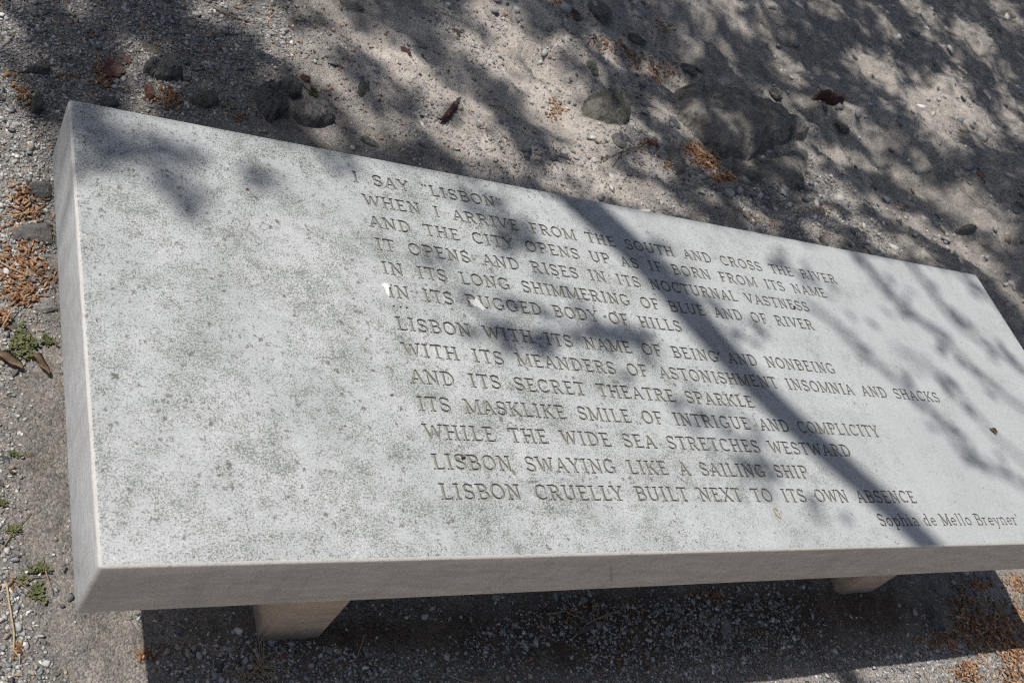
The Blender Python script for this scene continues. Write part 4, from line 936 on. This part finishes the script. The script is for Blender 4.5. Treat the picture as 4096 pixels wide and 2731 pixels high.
LIGHT += [q1(*s) for s in [(-100, 0, 110, 240, 90, .75), (0, 330, 60, 430, 50, .4), (980, 40, 1250, 130, 80, .75), (1280, 230, 1500, 280, 64, .9), (1400, 0, 1560, 80, 46, .8), (1560, 130, 1720, 190, 36, .6), (1450, 300, 1650, 450, 54, .9),
 (1640, 530, 1790, 660, 46, .9), (1750, 210, 1900, 320, 54, 1), (1880, 300, 2060, 420, 62, 1), (2000, 380, 2200, 500, 54, .9), (2150, 180, 2360, 300, 74, 1), (2230, 20, 2360, 130, 56, .9), (1980, 560, 2220, 720, 64, .9), (2180, 560, 2360, 760, 50, .7), (1200, 330, 1300, 380, 30, .3), (540, 230, 700, 260, 60, .25), (1650, 30, 1780, 120, 30, .35), (2060, 120, 2130, 190, 30, .5)]]
DARKS = [q1(1560, 290, 1750, 500, 44, .8), q1(1750, 500, 1880, 680, 44, .8), q1(1750, 60, 1950, 180, 40, .7), q1(1950, 180, 2060, 350, 40, .7), q1(2060, 350, 2351, 500, 36, .6), q2(0, 480, 160, 560, 36, .5), q2(0, 620, 250, 780, 36, .75),
 q2(480, 700, 640, 850, 34, .8), q2(640, 850, 780, 930, 36, .7), q2(0, 290, 120, 330, 30, .5), q1(2150, 320, 2351, 400, 30, .4), q2(60, 30, 260, 200, 46, .6), q1(1820, 650, 2050, 780, 40, .7)]
def shade_cover(xs, ys):
    """share of sun to be stopped for the ray that crosses the level of the bench top at xs, ys"""
    on = (xs > 0) & (xs < SL) & (ys > 0) & (ys < SW)
    X, Y, d = projov(np.stack([xs, ys, np.full_like(xs, ZT)], -1))
    keep = np.ones_like(xs)
    for s in SHADE: keep *= 1 - min(.97, s[5] * (1.6 if s[0] < 1880 else .55)) * np.exp(-(seg_d(X, Y, s) / s[4]) ** 2 * .9)
    c_slab = (1 - keep) * (1 - np.exp(-((X - 1105) ** 2 + (Y - 704) ** 2) / 20. ** 2))
    gx_, gy_ = xs + ZT * KX, ys - ZT * KY
    X, Y, d = projov(np.stack([gx_, gy_, np.zeros_like(xs)], -1))
    lit = np.zeros_like(xs)
    for s in LIGHT: lit = np.maximum(lit, s[5] * np.minimum(1, 1.3 * np.exp(-(seg_d(X, Y, s) / s[4]) ** 2 * .85)))
    for s in DARKS: lit = lit * (1 - s[5] * np.exp(-(seg_d(X, Y, s) / s[4]) ** 2 * .9))
    lit *= np.clip(.76 + 1.15 * vnoise(gx_, gy_, 12.) * (.5 + vnoise(gx_, gy_, 5.)), 0, 1)
    c = .98 * (1 - lit) * (1 - .5 * smooth(.70, .80, vnoise(gx_ + 9, gy_, 10.)))
    c *= 1 - (1 - smooth(.0, .14, gx_ - .02 + .12 * (gy_ - .95))) * (gy_ < 1.15) * 1.0          # open sky left of the bench
    c *= smooth(.35, .75, gy_)
    c = np.where((X < -60) | (X > 2420) | (Y < -80) | (d < .1), (.92 * smooth(.34, .56, .6 * vnoise(gx_, gy_, 3.1) + .4 * vnoise(gx_, gy_, 9.)) * smooth(.15, .7, gy_) * smooth(-.35, .1, gx_ + .5 * np.maximum(gy_ - 1.2, 0))), c)
    return np.where(on, c_slab, c)
LA = .00031
n = 620000; x0, x1, y0, y1 = -2.6, 6.6, -.1, 5.2; area = (x1 - x0) * (y1 - y0)
xs, ys = rng.uniform(x0, x1, n), rng.uniform(y0, y1, n)
cvr = shade_cover(xs, ys); want = -np.log(1 - np.minimum(cvr, .975)) / LA * 1.3      # leaves per square metre
ok = rng.random(n) < want * area / n
xs, ys = xs[ok], ys[ok]; n = len(xs)
hgt = 3.0 + 1.6 * vnoise(xs, ys, .9) + rng.normal(0, .3, n)                       # height above the bench top
P = np.stack([xs - KX * hgt, ys + KY * hgt, ZT + hgt], 1)
LV = np.array([(-.5, 0, 0), (-.15, .22, .03), (.2, .18, .03), (.5, 0, 0), (.2, -.18, .03), (-.15, -.22, .03)]); LF = np.array([[0, 1, 2, 5], [2, 3, 4, 5]])
ln = rng.uniform(.026, .044, n)
V, F_, _ = scatter(LV, LF, P, np.stack([ln, ln, ln], 1), rots(n, .45))
tree = empty('tree', (-3.3, 4.5, 0), 'leafy tree standing behind the bench whose branches dapple it with shade', 'tree')
crown = add('crown', np_mesh('crown', V - np.array([-3.3, 4.5, 0]), F_), LEAFM, tree)
bm = bmesh.new(); org = Vector((-3.3, 4.5, 0))
T = [(0, 0, -.1), (.03, .02, .6), (.08, -.03, 1.5), (.18, -.08, 2.4), (.32, -.15, 3.1)]
tube(bm, T, [.24, .19, .165, .15, .12], 14)
trunk = add('trunk', bm_mesh('trunk', bm, True), BARK, tree)
def limb(sh, h, r0, r1, start=(.25, -.12, 2.8)):
    """sh = points where its shadow meets the level of the bench top"""
    pts = [Vector(start)]
    for i, (x, y) in enumerate(sh):
        hh = h[0] + (h[1] - h[0]) * i / max(1, len(sh) - 1); pts.append(Vector((x - KX * hh, y + KY * hh, ZT + hh)) - org)
    Q = []
    for i in range(len(pts) - 1):
        a_, b_, c_, d_ = pts[max(i - 1, 0)], pts[i], pts[i + 1], pts[min(i + 2, len(pts) - 1)]
        for t in np.linspace(0, 1, 6)[:-1]: Q.append(.5 * ((2 * b_) + (c_ - a_) * t + (2 * a_ - 5 * b_ + 4 * c_ - d_) * t * t + (-a_ + 3 * b_ - 3 * c_ + d_) * t ** 3))
    Q.append(pts[-1]); b2 = bmesh.new()
    tube(b2, Q, [r0 + (r1 - r0) * i / (len(Q) - 1) for i in range(len(Q))], 8)
    add('limb', bm_mesh('limb', b2, True), BARK, tree)
limb([(.10, 1.62), (.52, 1.12), (.862, .692), (.959, .565), (1.046, .401), (1.135, .253), (1.248, .119), (1.338, .003), (1.50, -.25)], (3.4, 4.1), .052, .031)
limb([(.0, 3.0), (.6, 2.6), (1.4, 2.5)], (4.2, 5.6), .04, .008)
limb([(.2, 3.3), (1.5, 3.1), (3.0, 2.9), (4.2, 2.8)], (4.2, 6.0), .05, .008)
limb([(.2, 3.8), (2.0, 3.8), (4.0, 3.9), (5.6, 4.2)], (4.3, 6.2), .05, .010)
limb([(-1.0, 3.2), (-.5, 2.2), (-.2, 1.5), (.25, 1.0)], (3.1, 3.6), .035, .008)
limb([(-.6, 4.6), (.6, 4.9), (2.2, 5.0)], (3.2, 4.4), .045, .012)

def twig_over(px, h, r0, r1):
    """thin branch whose shadow runs along these points of the bench top (2352 px view), joined to the main limb"""
    sh = [tuple(ov(x, y, ZT)[:2]) for x, y in px]; P = [Vector((x - KX * h, y + KY * h, ZT + h + .05 * math.sin(3 * i))) - org for i, (x, y) in enumerate(sh)]
    r0, r1 = r0 * .74, r1 * .74; b2 = bmesh.new(); Q = []
    for a_, b_ in zip(P, P[1:]):
        for t in (0, .33, .66): Q.append(a_.lerp(b_, t) + Vector((random.gauss(0, .006), random.gauss(0, .006), 0)))
    Q.append(P[-1]); tube(b2, Q, [r0 + (r1 - r0) * i / (len(Q) - 1) for i in range(len(Q))], 6)
    add('branch', bm_mesh('branch', b2, True), BARK, tree)
twig_over([(1900, 480), (1990, 615), (2070, 700), (2170, 790), (2290, 890), (2420, 990)], 5.2, 0.0179, 0.0105)
twig_over([(2030, 520), (2110, 635), (2190, 730), (2260, 790), (2350, 850), (2450, 930)], 5.4, 0.0158, 0.0095)
twig_over([(2120, 540), (2210, 640), (2290, 700), (2420, 780)], 5.5, 0.0147, 0.0084)
twig_over([(1850, 690), (1950, 780), (2060, 870), (2150, 960), (2230, 1050), (2330, 1105), (2450, 1160)], 5.3, 0.0147, 0.0095)
twig_over([(2060, 800), (2140, 850), (2210, 910), (2290, 1010), (2400, 1100)], 5.5, 0.0115, 0.0074)
twig_over([(1440, 760), (1330, 765), (1220, 770), (1130, 750), (1060, 670)], 3.5, .013, .008)
